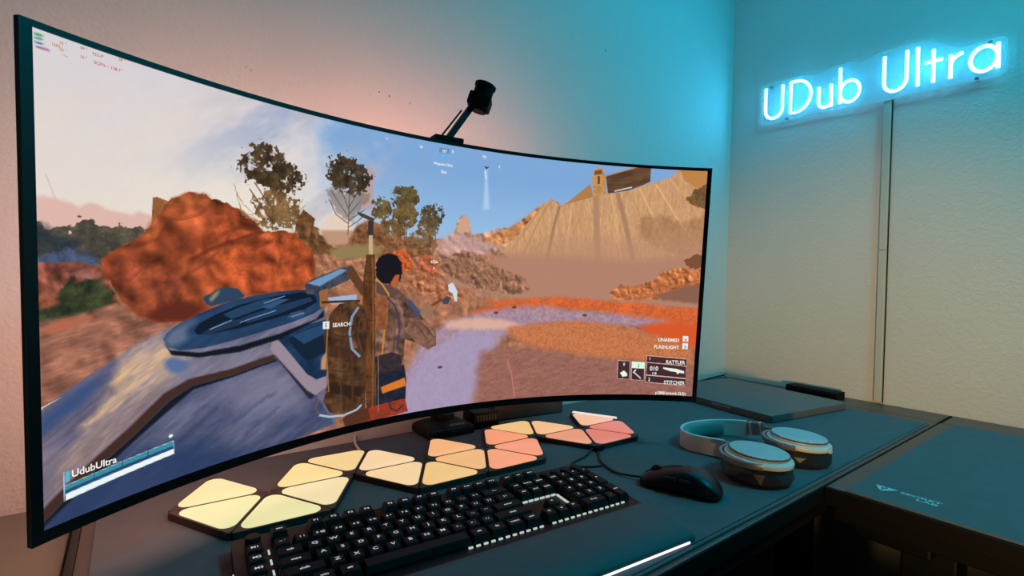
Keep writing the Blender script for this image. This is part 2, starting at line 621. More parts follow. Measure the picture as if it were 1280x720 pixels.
def make_panels():
    global CORD_PANEL
    base_me = panel_mesh()
    spec = [  # (kind, k, colour, label)
        ('up', 0, (226, 222, 160), 'pale lime triangular light panel tucked under the lower edge of the monitor'),
        ('dn', 0, (228, 224, 162), 'pale lime triangular light panel forming the outer tip of the chain'),
        ('dni', 1, (232, 224, 162), 'pale lime triangular light panel just behind the keyboard\'s escape key'),
        ('dn', 1, (240, 218, 166), 'cream triangular light panel between the lime panels and the F keys'),
        ('up', 1, (240, 216, 146), 'warm yellow triangular light panel touching the lime panels at one corner'),
        ('upi', 2, (238, 206, 142), 'golden triangular light panel where the white cord plugs in'),
        ('up', 2, (246, 210, 164), 'peach cream triangular light panel beside the white cord\'s golden panel'),
        ('dn', 2, (245, 206, 152), 'amber cream triangular light panel below the peach cream one'),
        ('dni', 3, (238, 192, 118), 'amber triangular light panel whose tip hides behind the function keys'),
        ('dn', 3, (240, 178, 112), 'light orange triangular panel in the middle of the chain, behind the keyboard'),
        ('up', 3, (246, 178, 118), 'light orange triangular panel in front of the monitor stand base'),
        ('up', 4, (246, 152, 108), 'salmon orange triangular panel between the monitor stand base and the amber panels'),
        ('upi', 5, (240, 192, 122), 'amber triangular panel in front of the wooden brown dock'),
        ('dn', 4, (246, 146, 106), 'salmon triangular panel with its corner towards the mouse cable'),
        ('dni', 4, (246, 152, 106), 'deep orange triangular panel close behind the print-screen keys'),
        ('up', 5, (246, 186, 132), 'pale orange triangular panel beside the amber one by the dock'),
        ('dn', 5, (232, 148, 108), 'dusty orange triangular panel pointing at the mouse cable clip'),
        ('dni', 6, (222, 118, 98), 'coral red triangular panel touching the mouse cable'),
        ('dn', 6, (226, 112, 92), 'deepest coral triangular panel at the end nearest the headphones'),
        ('up', 6, (246, 178, 142), 'pale peach triangular panel with a white rim, last in the chain'),
    ]
    dm = {}
    for kind, k, col, lab in spec:
        if kind == 'up':
            n = [node(k, 0), node(k + 1, 0), node(k + 0.5, 1)]
        elif kind == 'dn':
            n = [node(k, 0), node(k + 1, 0), node(k + 0.5, -1)]
        elif kind == 'upi':
            n = [node(k, 0), node(k - 0.5, 1), node(k + 0.5, 1)]
        else:
            n = [node(k, 0), node(k - 0.5, -1), node(k + 0.5, -1)]
        c = (n[0] + n[1] + n[2]) / 3
        flip = PI if kind in ('dn', 'upi') else 0.0
        t = thing('light_panel', lab, 'light panel', (c.x, c.y, DZ), PA + flip, 'triangular light panels on the desk')
        if (kind, k) == ('upi', 2):
            CORD_PANEL = t
        link('panel_base', base_me, None, t)
        bm = prism(bmesh.new(), rounded_tri(PS, 0.0032, 0.0125), 0.0090, 0.0112, bev=0.0008)
        obj('diffuser', bm, panel_glow(col), t, smooth=True)


def panel_glow(col):
    m, n, l, b = new_mat('panel_glow')
    cl = lin(col)
    b.inputs['Base Color'].default_value = (0.25, 0.22, 0.2, 1)
    b.inputs['Roughness'].default_value = 0.6
    b.inputs['Specular IOR Level'].default_value = 0.1
    tc = n.new('ShaderNodeTexCoord')
    t = n.new('ShaderNodeTexNoise')
    t.inputs['Scale'].default_value = 14
    t.inputs['Detail'].default_value = 1
    l.new(tc.outputs['Object'], t.inputs['Vector'])
    mx = n.new('ShaderNodeMix')
    mx.data_type = 'RGBA'
    mx.inputs['A'].default_value = (cl[0] * 0.92, cl[1] * 0.9, cl[2] * 0.84, 1)
    mx.inputs['B'].default_value = (*[min(1.0, v * 1.06) for v in cl], 1)
    l.new(t.outputs['Fac'], mx.inputs['Factor'])
    l.new(mx.outputs['Result'], b.inputs['Emission Color'])
    b.inputs['Emission Strength'].default_value = 0.97
    return m


make_panels()

# added glowing strip, standing in for the bright edge glint beyond the last panel
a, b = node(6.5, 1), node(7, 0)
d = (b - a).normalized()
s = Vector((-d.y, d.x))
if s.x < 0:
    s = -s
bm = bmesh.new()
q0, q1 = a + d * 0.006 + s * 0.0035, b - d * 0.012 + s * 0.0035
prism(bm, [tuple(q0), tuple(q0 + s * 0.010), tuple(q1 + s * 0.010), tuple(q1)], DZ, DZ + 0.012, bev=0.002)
tag(obj('rim_glint_strip', bm, glow('white_rim_glow', (1.0, 0.86, 0.80), 0.9), smooth=True),
    'added glowing white strip standing in for an edge glint on the last light panel', 'added strip')

# white cord feeding the panels, plugged into the golden one
pts = spline([(-1.437, -0.079, DZ + 0.004), (-1.432, -0.045, DZ + 0.004), (-1.425, -0.018, DZ + 0.006), (-1.421, -0.010, DZ + 0.010), (-1.420, -0.0075, DZ + 0.004)], 6)
pc = obj('power_cord', tube(bmesh.new(), pts, 0.0026), plain('cord_white', (215, 205, 200), 0.5), CORD_PANEL, smooth='all')
pc['label'] = 'thin white power cord'
pc.matrix_parent_inverse = (Matrix.Translation(CORD_PANEL.location) @ Matrix.Rotation(CORD_PANEL.rotation_euler[2], 4, 'Z')).inverted()


# ---------------------------------------------------------------- keyboard
KU = 0.0211
KZ0, KZ1 = 0.0105, 0.020        # case height at the front / at the back
KD = 0.166


def case_z(y):
    return KZ1 + (KZ0 - KZ1) * (-y / KD)


M['legend'] = glow('legend_white', (0.82, 0.86, 0.9), 0.62)
M['led'] = glow('led_white', (0.80, 0.95, 0.88), 0.62)


def keycap_mesh(wu, hu=1.0):
    w2, d2 = wu * KU / 2 - 0.0009, hu * KU / 2 - 0.0009
    bm = bmesh.new()
    rings = []
    for ins, z, bk in ((0.0, 0.0, 0), (0.0004, 0.002, 0), (0.0022, 0.0085, 0.0008), (0.0028, 0.0095, 0.0008)):
        ring = []
        for sx, sy in ((-1, -1), (1, -1), (1, 1), (-1, 1)):
            ring.append(bm.verts.new((sx * (w2 - ins), sy * (d2 - ins) + bk, z)))
        rings.append(ring)
    for p, q in zip(rings[:-1], rings[1:]):
        for k in range(4):
            bm.faces.new((p[k], p[(k + 1) % 4], q[(k + 1) % 4], q[k]))
    bm.faces.new(list(reversed(rings[0])))
    bm.faces.new(rings[-1])
    bmesh.ops.recalc_face_normals(bm, faces=bm.faces[:])
    me = bpy.data.meshes.new('key')
    bm.to_mesh(me)
    bm.free()
    me.materials.append(M['keycap'])
    return me


def make_keyboard():
    rz = math.radians(-4.8)
    t = thing('keyboard', 'black full-size mechanical keyboard with white backlit legends and macro keys', 'keyboard', (-1.692, -0.345, DZ), rz)
    W = 0.526
    bm = bmesh.new()
    prof = [(0.0, 0.002), (0.0, KZ1 - 0.002), (-0.004, KZ1 - 0.0002), (-KD + 0.004, KZ0), (-KD, KZ0 - 0.002), (-KD, 0.002), (-KD + 0.003, 0.0), (-0.003, 0.0)]
    L = [bm.verts.new((0, y, z)) for y, z in prof]
    Rr = [bm.verts.new((W, y, z)) for y, z in prof]
    k = len(prof)
    for i in range(k):
        bm.faces.new((L[i], L[(i + 1) % k], Rr[(i + 1) % k], Rr[i]))
    bm.faces.new(L)
    bm.faces.new(list(reversed(Rr)))
    bmesh.ops.bevel(bm, geom=[e for e in bm.edges if abs(e.verts[0].co.x - e.verts[1].co.x) < 1e-6], offset=0.0015, segments=1, affect='EDGES')
    case = obj('case', bm, M['black'], t)
    cache = {}
    lcache = {}
    y0 = -0.011
    rowy = [y0 - KU * 0.5, y0 - KU * 1.75, y0 - KU * 2.75, y0 - KU * 3.75, y0 - KU * 4.75, y0 - KU * 5.75]
    X0 = 0.0105
    tilt = math.atan2(KZ1 - KZ0, KD)

    def key(xu, row, wu, leg, hu=1.0):
        if (wu, hu) not in cache:
            cache[(wu, hu)] = keycap_mesh(wu, hu)
        y = rowy[row] - (hu - 1) * KU * 0.5
        extra = 0.0018 if row == 0 else 0.0
        o = link('key', cache[(wu, hu)], None, t, (X0 + (xu + wu / 2) * KU, y, case_z(y) + 0.0012 + extra), (tilt, 0, 0))
        if leg:
            if leg not in lcache:
                sz = 0.0072 if len(leg) <= 1 else 0.0056 if len(leg) <= 2 else 0.0048
                me = text_mesh(leg, sz, align='CENTER', sx=1.25, bold=0.00012)
                me.materials.append(M['legend'])
                lcache[leg] = me
            link('legend', lcache[leg], None, o, (0, -0.0010, 0.0098))

    for i, s in enumerate(('M1', 'M2', 'M3', 'M4', 'M5')):
        key(0, i + 1, 1, s)
    mx = 1.35
    key(mx, 0, 1, 'esc')
    x = mx + 2
    for i in range(12):
        key(x, 0, 1, 'F%d' % (i + 1))
        x += 1.5 if i in (3, 7) else 1
    nx = mx + 15 + 0.3
    px = nx + 3 + 0.3
    for i, s in enumerate(('prt', 'scr', 'pau')):
        key(nx + i, 0, 1, s)
    x = mx
    for s in ['~ `', '1 !', '2 @', '3 #', '4 $', '5 %', '6 ^', '7 &', '8 *', '9 (', '0 )', '- _', '= +']:
        key(x, 1, 1, s)
        x += 1
    key(x, 1, 2, '<--')
    for i, s in enumerate(('ins', 'home', 'pgup')):
        key(nx + i, 1, 1, s)
    for i, s in enumerate(('num', '/', '*', '-')):
        key(px + i, 1, 1, s)
    key(mx, 2, 1.5, 'tab')
    x = mx + 1.5
    for s in list('QWERTYUIOP') + ['{ [', '} ]']:
        key(x, 2, 1, s)
        x += 1
    key(x, 2, 1.5, '| \\')
    for i, s in enumerate(('del', 'end', 'pgdn')):
        key(nx + i, 2, 1, s)
    for i, s in enumerate('789'):
        key(px + i, 2, 1, s)
    key(px + 3, 2, 1, '+', 2.0)
    key(mx, 3, 1.75, 'caps')
    x = mx + 1.75
    for s in list('ASDFGHJKL') + [': ;', '" \'']:
        key(x, 3, 1, s)
        x += 1
    key(x, 3, 2.25, 'enter')
    for i, s in enumerate('456'):
        key(px + i, 3, 1, s)
    key(mx, 4, 2.25, 'shift')
    x = mx + 2.25
    for s in list('ZXCVBNM') + ['< ,', '> .', '? /']:
        key(x, 4, 1, s)
        x += 1
    key(x, 4, 2.75, 'shift')
    key(nx + 1, 4, 1, '^')
    for i, s in enumerate('123'):
        key(px + i, 4, 1, s)
    key(px + 3, 4, 1, 'ent', 2.0)
    x = mx
    for wu, s in ((1.25, 'ctrl'), (1.25, 'win'), (1.25, 'alt'), (6.25, ''), (1.25, 'alt'), (1.25, 'fn'), (1.25, 'menu'), (1.25, 'ctrl')):
        key(x, 5, wu, s)
        x += wu
    for i, s in enumerate(('<', 'v', '>')):
        key(nx + i, 5, 1, s)
    key(px, 5, 2, '0 ins')
    key(px + 2, 5, 1, '.')
    # knob by the escape key and small media buttons at the other end
    yk = rowy[0]
    kb = obj('volume_knob', lathe(bmesh.new(), [(0.0085, 0.0), (0.0085, 0.008), (0.0078, 0.010), (0.0, 0.0102)], 24), M['blackmetal'], t, smooth=True, loc=(X0 + 0.5 * KU, yk, case_z(yk)))
    for i in range(4):
        obj('media_button', lathe(bmesh.new(), [(0.006, 0.0), (0.006, 0.005), (0.005, 0.006), (0.0, 0.006)], 16), M['keycap'], t, smooth=True,
            loc=(X0 + (px + 0.5 + i) * KU, yk, case_z(yk)))
    # lamps shining between the caps: little bars on the plate along the front row and round the arrow keys
    bm = bmesh.new()
    yl = rowy[5] - KU * 0.5 - 0.0012
    for i in range(26):
        xu = mx + 9.6 + i * 0.5
        if nx - 0.45 < xu < nx - 0.05 or px - 0.4 < xu < px - 0.05 or xu > px + 3.2:
            continue
        xx = X0 + xu * KU
        z = case_z(yl)
        box(bm, xx + 0.0008, xx + 0.0064, yl - 0.0018, yl + 0.0002, z - 0.0005, z + 0.0016)
    yb = rowy[3] + KU * 0.44
    for i in range(6):
        xx = X0 + (nx + 0.08 + i * 0.48) * KU
        z = case_z(yb)
        box(bm, xx, xx + 0.0075, yb - 0.0012, yb + 0.0008, z - 0.0005, z + 0.0022)
    xr = X0 + (nx + 2.92) * KU
    for i in range(4):
        yy = rowy[3] + KU * (0.35 - i * 0.36)
        z = case_z(yy)
        box(bm, xr - 0.0012, xr + 0.0012, yy - 0.0062, yy, z - 0.0005, z + 0.0022)
    xl = X0 + (mx - 0.16) * KU
    for i in range(5):
        yy = rowy[i + 1] + 0.006
        z = case_z(yy)
        box(bm, xl - 0.0010, xl + 0.0010, yy - 0.010, yy, z - 0.0005, z + 0.0008)
    tag(obj('backlight', bm, M['led'], t), kind='stuff')
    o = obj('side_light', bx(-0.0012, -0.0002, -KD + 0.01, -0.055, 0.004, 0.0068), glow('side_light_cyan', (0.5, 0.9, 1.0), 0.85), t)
    # wrist rest is its own thing, lying along the front of the keyboard
    r = thing('wrist_rest', 'padded black wrist rest with a white light strip along its front edge', 'wrist rest', (-1.692, -0.345, DZ), rz)
    prof = [(-0.1675, 0.0), (-0.1675, 0.0165), (-0.170, 0.0190), (-0.180, 0.0208), (-0.200, 0.0212), (-0.220, 0.0205), (-0.238, 0.0180), (-0.250, 0.0135), (-0.2565, 0.0085), (-0.258, 0.0062), (-0.258, 0.0)]
    bm = bmesh.new()
    rings = []
    ym = -0.212
    for xx, sy, sz in ((0.0, 0.90, 0.80), (0.003, 0.96, 0.92), (0.008, 0.99, 0.98), (0.016, 1, 1), (0.26, 1, 1), (0.506, 1, 1), (0.514, 0.99, 0.98), (0.519, 0.96, 0.92), (0.522, 0.90, 0.80)):
        rings.append([bm.verts.new((xx, ym + (y - ym) * sy, z * sz)) for y, z in prof])
    k = len(prof)
    for p, q in zip(rings[:-1], rings[1:]):
        for i in range(k):
            bm.faces.new((p[i], p[(i + 1) % k], q[(i + 1) % k], q[i]))
    bm.faces.new(rings[0])
    bm.faces.new(list(reversed(rings[-1])))
    obj('cushion', bm, M['rest'], r, smooth=True)
    obj('light_strip', bx(0.02, 0.505, -0.2596, -0.2581, 0.0016, 0.0040), glow('strip_white', (0.92, 0.92, 1.0), 1.1), r)


def rest_mat():
    m, n, l, b = new_mat('soft_touch_leatherette')
    b.inputs['Base Color'].default_value = (0.085, 0.088, 0.092, 1)
    b.inputs['Roughness'].default_value = 0.55
    b.inputs['Specular IOR Level'].default_value = 0.2
    tc = n.new('ShaderNodeTexCoord')
    v = n.new('ShaderNodeTexVoronoi')
    v.inputs['Scale'].default_value = 650
    l.new(tc.outputs['Object'], v.inputs['Vector'])
    bp = n.new('ShaderNodeBump')
    bp.inputs['Strength'].default_value = 0.25
    bp.inputs['Distance'].default_value = 0.0006
    l.new(v.outputs['Distance'], bp.inputs['Height'])
    l.new(bp.outputs['Normal'], b.inputs['Normal'])
    return m


M['rest'] = rest_mat()
make_keyboard()


# ---------------------------------------------------------------- mouse
def make_mouse():
    t = thing('mouse', 'black wired gaming mouse between the keyboard and the headphones', 'mouse', (-1.068, -0.537, DZ), math.radians(22))
    bm = bmesh.new()
    st = [(0.066, 0.018, 0.010), (0.063, 0.026, 0.016), (0.050, 0.0305, 0.024), (0.030, 0.031, 0.032), (0.008, 0.0305, 0.0385), (-0.012, 0.0315, 0.0405), (-0.032, 0.0335, 0.037), (-0.048, 0.032, 0.0285), (-0.058, 0.025, 0.018), (-0.063, 0.014, 0.009)]
    rings = []
    n = 20
    for y, hw, hh in st:
        ring = []
        for i in range(n + 1):
            a = PI * i / n
            c, s = math.cos(a), math.sin(a)
            ring.append(bm.verts.new((hw * (abs(c) ** 0.62) * (1 if c >= 0 else -1) * (1 - 0.10 * (1 - s)) , y, 0.0012 + (hh - 0.0012) * (s ** 0.75))))
        rings.append(ring)
    for p, q in zip(rings[:-1], rings[1:]):
        for i in range(n):
            bm.faces.new((p[i], p[i + 1], q[i + 1], q[i]))
        bm.faces.new((p[n], p[0], q[0], q[n]))
    bm.faces.new(rings[0])
    bm.faces.new(list(reversed(rings[-1])))
    b = obj('body', bm, plain('mouse_black', (12, 12, 14), 0.40, spec=0.4), t, smooth=True)
    b.modifiers.new('sub', 'SUBSURF').render_levels = 1
    obj('glide_pad', bx(-0.02, 0.02, -0.05, 0.05, 0.0, 0.002), M['rubber'], t)
    w_ = obj('scroll_wheel', lathe(bmesh.new(), [(0.0095, -0.0036), (0.0110, -0.0026), (0.0110, 0.0026), (0.0095, 0.0036)], 24), M['rubber'], t, smooth=True,
             loc=(0, 0.040, 0.0225), rot=(0, PI / 2, 0))
    for dy in (0.012, -0.010):
        bm = bx(-0.0035, 0.0022, -0.009, 0.009, -0.0028, 0.0028, bev=0.0014)
        obj('thumb_button', bm, plain('button_grey', (40, 44, 46), 0.3), t, smooth=True, loc=(-0.0287, dy, 0.025), rot=(0, 0.25, 0))
    obj('button_seam', tube(bmesh.new(), spline([(0, 0.060, 0.0180), (0, 0.052, 0.0228), (0, 0.030, 0.0318), (0, 0.012, 0.0372), (0, 0.0, 0.0392)], 4), 0.0007, 6), M['rubber'], t)
    return t


make_mouse()
pts = spline([(-1.0935, -0.474, DZ + 0.007), (-1.101, -0.455, DZ + 0.005), (-1.105, -0.425, DZ + 0.0028), (-1.085, -0.375, DZ + 0.0022), (-1.052, -0.338, DZ + 0.0022),
              (-1.040, -0.325, DZ + 0.004), (-1.050, -0.322, DZ + 0.005), (-1.09, -0.340, DZ + 0.0022), (-1.135, -0.352, DZ + 0.0022), (-1.142, -0.368, DZ + 0.0022),
              (-1.12, -0.385, DZ + 0.0022), (-1.10, -0.392, DZ + 0.0022)], 8)
tag(obj('mouse_cable', tube(bmesh.new(), pts, 0.0020, 8), M['rubber'], smooth='all'), 'thin black cable looping from the mouse to the light panels', 'cable')
tag(obj('cable_clip', bx(-1.052, -1.030, -0.334, -0.318, DZ, DZ + 0.0095, bev=0.002), M['blackrough'], smooth=True), 'small black clip holding the mouse cable at the coral panels', 'clip')


# ---------------------------------------------------------------- headphones
def grille_mat():
    m, n, l, b = new_mat('perforated_white')
    b.inputs['Roughness'].default_value = 0.45
    tc = n.new('ShaderNodeTexCoord')
    mp_ = n.new('ShaderNodeMapping')
    mp_.inputs['Scale'].default_value = (250, 250, 0)
    mp_.inputs['Rotation'].default_value = (0, 0, 0.5)
    l.new(tc.outputs['Object'], mp_.inputs['Vector'])
    v = n.new('ShaderNodeTexVoronoi')
    v.inputs['Scale'].default_value = 1.0
    v.inputs['Randomness'].default_value = 0.0
    l.new(mp_.outputs['Vector'], v.inputs['Vector'])
    cr = n.new('ShaderNodeValToRGB')
    cr.color_ramp.elements[0].position = 0.26
    cr.color_ramp.elements[0].color = (0.07, 0.08, 0.09, 1)
    cr.color_ramp.elements[1].position = 0.34
    cr.color_ramp.elements[1].color = (0.62, 0.63, 0.63, 1)
    l.new(v.outputs['Distance'], cr.inputs['Fac'])
    l.new(cr.outputs['Color'], b.inputs['Base Color'])
    return m


def make_headphones():
    t = thing('headphones', 'white over-ear headphones with faceted black ear cushions lying on the desk mat', 'headphones', (-0.83, -0.55, DZ))
    org = Vector((-0.83, -0.55, 0))
    hm = plain('headphone_white', (205, 205, 200), 0.42)
    pad = plain('headband_pad', (150, 152, 150), 0.7, bump=0.3, bscale=700)
    gm = grille_mat()
    fm = plain('faceted_black', (34, 36, 40), 0.30, spec=0.5)

    rnd = random.Random(3)
    for (cx, cy), tiltdir, rim in (((-0.908, -0.580), (0.05, 0.05), 0), ((-0.750, -0.580), (0.05, 0.05), 1)):
        ctr = Vector((cx, cy, 0)) - org
        # faceted cushion: staggered rings of triangles
        bm = bmesh.new()
        n = 18
        rows = [(0.0520, 0.0015, 0), (0.0590, 0.010, 0.5), (0.0565, 0.023, 0), (0.0525, 0.0335, 0.5)]
        rings = []
        for r, z, off in rows:
            ring = []
            for i in range(n):
                a = 2 * PI * (i + off + rnd.uniform(-0.18, 0.18)) / n
                rr = r + rnd.uniform(-0.0018, 0.0022)
                ring.append(bm.verts.new((rr * math.cos(a), rr * math.sin(a), max(0, z + (rnd.uniform(-0.002, 0.002) if 0.005 < z < 0.025 else 0)))))
            rings.append(ring)
        for k in range(3):
            p, q = rings[k], rings[k + 1]
            for i in range(n):
                j = (i + 1) % n
                if k % 2 == 0:
                    bm.faces.new((p[i], p[j], q[i]))
                    bm.faces.new((p[j], q[j], q[i]))
                else:
                    bm.faces.new((p[i], p[j], q[j]))
                    bm.faces.new((p[i], q[j], q[i]))
        bm.faces.new(list(reversed(rings[0])))
        bm.faces.new(rings[-1])
        for v in bm.verts:
            if v.co.z < 0.002:
                v.co.z = 0.0
        obj('ear_cushion', bm, fm, t, loc=ctr)
        shell = obj('ear_cup', lathe(bmesh.new(), [(0.0, 0.030), (0.050, 0.030), (0.0555, 0.0325), (0.0565, 0.036), (0.0555, 0.040), (0.0500, 0.0425), (0.0480, 0.0435), (0.0475, 0.047), (0.0, 0.047)], 56), hm, t, smooth=True, loc=ctr, rot=(0.04, 0.03, 0))
        d = obj('grille', lathe(bmesh.new(), [(0.0, 0.0468), (0.0475, 0.0468), (0.0485, 0.0480), (0.0478, 0.0494), (0.0460, 0.0499), (0.0, 0.0504)], 56), gm, shell, smooth=True)
        obj('grille_rim', lathe(bmesh.new(), [(0.0486, 0.0455), (0.0500, 0.0462), (0.0500, 0.0478), (0.0487, 0.0485)], 56), plain('rim_dark_grey', (60, 70, 75), 0.4), shell, smooth=True)  # dark grey ring around the grille
    # small jack socket on the far cup
    obj('jack_socket', lathe(bmesh.new(), [(0.0042, 0.0), (0.0042, 0.008), (0.0028, 0.008), (0.0028, 0.004), (0.0, 0.004)], 20), hm, t, smooth=True,
        loc=Vector((-0.752, -0.634, 0.0345)) - org, rot=(PI / 2, 0, -0.6))
    # headband: a tall thin strip standing on its edge, padding inside
    ctrl = [(-0.8690, -0.497, 0.020), (-0.8800, -0.460, 0.019), (-0.8820, -0.430, 0.018), (-0.868, -0.402, 0.018), (-0.835, -0.384, 0.018), (-0.795, -0.382, 0.018), (-0.755, -0.396, 0.019), (-0.722, -0.424, 0.021), (-0.703, -0.455, 0.023)]
    path = [p - org for p in spline(ctrl, 6)]
    bm = bmesh.new()
    sweep(bm, path, [(-0.003, -0.0165), (-0.0015, -0.0175), (0.0015, -0.0175), (0.003, -0.0165), (0.003, 0.0165), (0.0015, 0.0175), (-0.0015, 0.0175), (-0.003, 0.0165)])
    obj('headband', bm, hm, t, smooth=True)
    bm = bmesh.new()
    inner = []
    for i, p in enumerate(path[2:-8]):
        inner.append(p)
    cen = Vector((-0.795, -0.47, 0.02)) - org
    inner = [p + (cen - p).normalized() * 0.0085 for p in inner]
    sweep(bm, inner, [(0.005 * math.cos(a), 0.0155 * math.sin(a)) for a in [2 * PI * i / 14 for i in range(14)]])
    obj('headband_padding', bm, pad, t, smooth=True)
    # sliders and hinge forks
    for pts_, nm in (([(-0.8690, -0.501, 0.021), (-0.8745, -0.521, 0.025)], 'n'), ([(-0.7020, -0.458, 0.024), (-0.698, -0.490, 0.030)], 'f')):
        a_, b_ = [Vector(p) - org for p in pts_]
        bm = bmesh.new()
        sweep(bm, [a_ - (b_ - a_) * 0.4, b_], [(-0.0036, -0.0135), (0.0036, -0.0135), (0.0036, 0.0135), (-0.0036, 0.0135)])
        obj('slider', bm, M['grey'], t)
        for f_ in (0.1, 0.75):
            bm = bmesh.new()
            c0 = a_ + (b_ - a_) * f_
            sweep(bm, [c0, c0 + (b_ - a_) * 0.13], [(-0.0046, -0.0142), (0.0046, -0.0142), (0.0046, 0.0142), (-0.0046, 0.0142)])
            obj('slider_ridge', bm, hm, t)
    # fork arms hugging the cups
    for cx, cy, a0, a1, sx, st in ((-0.908, -0.580, 60, 215, 1, (-0.8745, -0.521, 0.028)), (-0.750, -0.580, 55, 200, 1, (-0.698, -0.492, 0.031))):
        pp = [Vector(st)]
        for a in np.linspace(a0, a1, 16):
            pp.append(Vector((cx + 0.0600 * math.cos(math.radians(a)), cy + 0.0600 * math.sin(math.radians(a)), 0.0375)))
        pp = [p - org for p in pp]
        bm = bmesh.new()
        sweep(bm, pp, [(-0.0028, -0.0045), (0.0022, -0.0045), (0.0030, 0.0), (0.0022, 0.0045), (-0.0028, 0.0045)])
        obj('fork', bm, M['grey'], t, smooth=True)


make_headphones()


# ---------------------------------------------------------------- laptop, small boxes
def make_laptop():
    rz = math.radians(-8)
    t = thing('laptop', 'closed dark grey laptop lying on the desk in the corner of the room', 'laptop', (-0.534, -0.428, DZ), rz)
    # local: x away from the front lip (depth 0.35), y along the front edge
    Dp, Wd = 0.345, 0.385

    def rr(x0, x1, y0, y1, r, n=6):
        out = []
        for cx, cy, a0 in ((x1 - r, y1 - r, 0), (x0 + r, y1 - r, 90), (x0 + r, y0 + r, 180), (x1 - r, y0 + r, 270)):
            for i in range(n + 1):
                a = math.radians(a0 + 90 * i / n)
                out.append((cx + r * math.cos(a), cy + r * math.sin(a)))
        return out
    lm = plain('laptop_edge', (104, 88, 80), 0.45, metal=0.1)
    obj('base', prism(bmesh.new(), rr(0.002, Dp, 0, Wd, 0.010), 0.002, 0.0125, bev=0.001), lm, t, smooth=True)
    lid = obj('lid', prism(bmesh.new(), rr(0.0, Dp, 0, Wd, 0.010), 0.0128, 0.0195, bev=0.0015), M['laptop'], t, smooth=True)
    obj('opening_notch', bx(-0.0006, 0.0030, 0.115, 0.175, 0.0105, 0.0142, bev=0.0008), plain('notch_bright', (190, 150, 130), 0.3, metal=0.7), t)
    for x in (0.03, Dp - 0.03):
        obj('foot', bx(x - 0.01, x + 0.01, 0.03, Wd - 0.03, 0.0, 0.0022), M['rubber'], t)


make_laptop()

t = thing('hub_box', 'slim matte black box standing by the wall behind the laptop', 'box', (-0.058, -0.338, DZ - 0.003), math.radians(-6))
obj('body', bx(-0.026, 0.026, -0.078, 0.078, 0.0, 0.024, bev=0.003), M['blackrough'], t, smooth=True)
obj('lid_seam', bx(-0.0264, -0.0258, -0.07, 0.07, 0.0150, 0.0158), M['rubber'], t)

t = thing('docking_station', 'brown-black wood-look box against the wall behind the light panels', 'dock', (-1.0, -0.038, DZ), math.radians(-6))
obj('body', bx(-0.104, 0.104, -0.022, 0.022, 0.0, 0.052, bev=0.002), plain('brown_black_wood', (70, 50, 42), 0.45, var=0.35, vscale=25), t)
obj('front_panel', bx(-0.098, 0.098, -0.0236, -0.0218, 0.004, 0.046, bev=0.0005), plain('dark_walnut', (84, 60, 48), 0.4, var=0.4, vscale=40), t)
t = thing('power_adapter', 'black vented adapter between the monitor stand and the brown box', 'adapter', (-1.140, -0.052, DZ), math.radians(-6))
obj('body', bx(-0.032, 0.032, -0.03, 0.03, 0.0, 0.038, bev=0.003), M['black'], t, smooth=True)
for i in range(7):
    obj('vent_slat', bx(-0.026 + i * 0.0075, -0.0215 + i * 0.0075, -0.0312, -0.0298, 0.018, 0.031), plain('vent_grey', (70, 66, 64), 0.5) if i == 0 else bpy.data.materials['vent_grey'], t)

# cord lying on the desk in the corner
pts = spline([(-0.22, -0.030, DZ + 0.003), (-0.15, -0.024, DZ + 0.004), (-0.09, -0.018, DZ + 0.0045), (-0.02, -0.012, DZ + 0.004)], 6)
tag(obj('corner_cable', tube(bmesh.new(), pts, 0.0032), M['rubber'], smooth='all'), 'short black cable lying on the desk in the room corner', 'cable')


# ---------------------------------------------------------------- neon sign on the right wall
def arc(cx, cz, rx, rz, a0, a1, n=14):
    return [(cx + rx * math.cos(math.radians(a0 + (a1 - a0) * i / n)), cz + rz * math.sin(math.radians(a0 + (a1 - a0) * i / n))) for i in range(n + 1)]


NEON = [
    ('U', [[(0.138, 1.032)] + arc(0.1665, 0.954, 0.0285, 0.030, 180, 360) + [(0.195, 1.030)]]),
    ('D', [[(0.222, 1.030), (0.222, 0.926), (0.238, 0.926)] + arc(0.238, 0.978, 0.047, 0.052, -90, 90) + [(0.222, 1.030)]]),
    ('u', [[(0.309, 0.988)] + arc(0.3275, 0.940, 0.0185, 0.020, 180, 340), [(0.345, 0.988), (0.346, 0.917)]]),
    ('b', [[(0.370, 1.030), (0.371, 0.919)], arc(0.397, 0.952, 0.0265, 0.033, 0, 360, 24)]),
    ('U', [[(0.486, 1.026)] + arc(0.5130, 0.948, 0.0270, 0.029, 180, 360) + [(0.540, 1.026)]]),
    ('l', [[(0.565, 1.026), (0.566, 0.917)]]),
    ('t', [[(0.600, 1.008), (0.601, 0.917)], [(0.582, 0.976), (0.621, 0.976)]]),
    ('r', [[(0.637, 0.980), (0.638, 0.917)], [(0.638, 0.955)] + arc(0.664, 0.952, 0.026, 0.026, 170, 92, 8)]),
    ('a', [arc(0.7045, 0.948, 0.0265, 0.032, 0, 360, 24), [(0.7315, 0.980), (0.732, 0.915)]]),
]


def acrylic_mat():
    m, n, l, b = new_mat('clear_acrylic')
    b.inputs['Base Color'].default_value = (0.85, 0.95, 1.0, 1)
    b.inputs['Roughness'].default_value = 0.12
    b.inputs['IOR'].default_value = 1.45
    b.inputs['Alpha'].default_value = 0.16
    return m


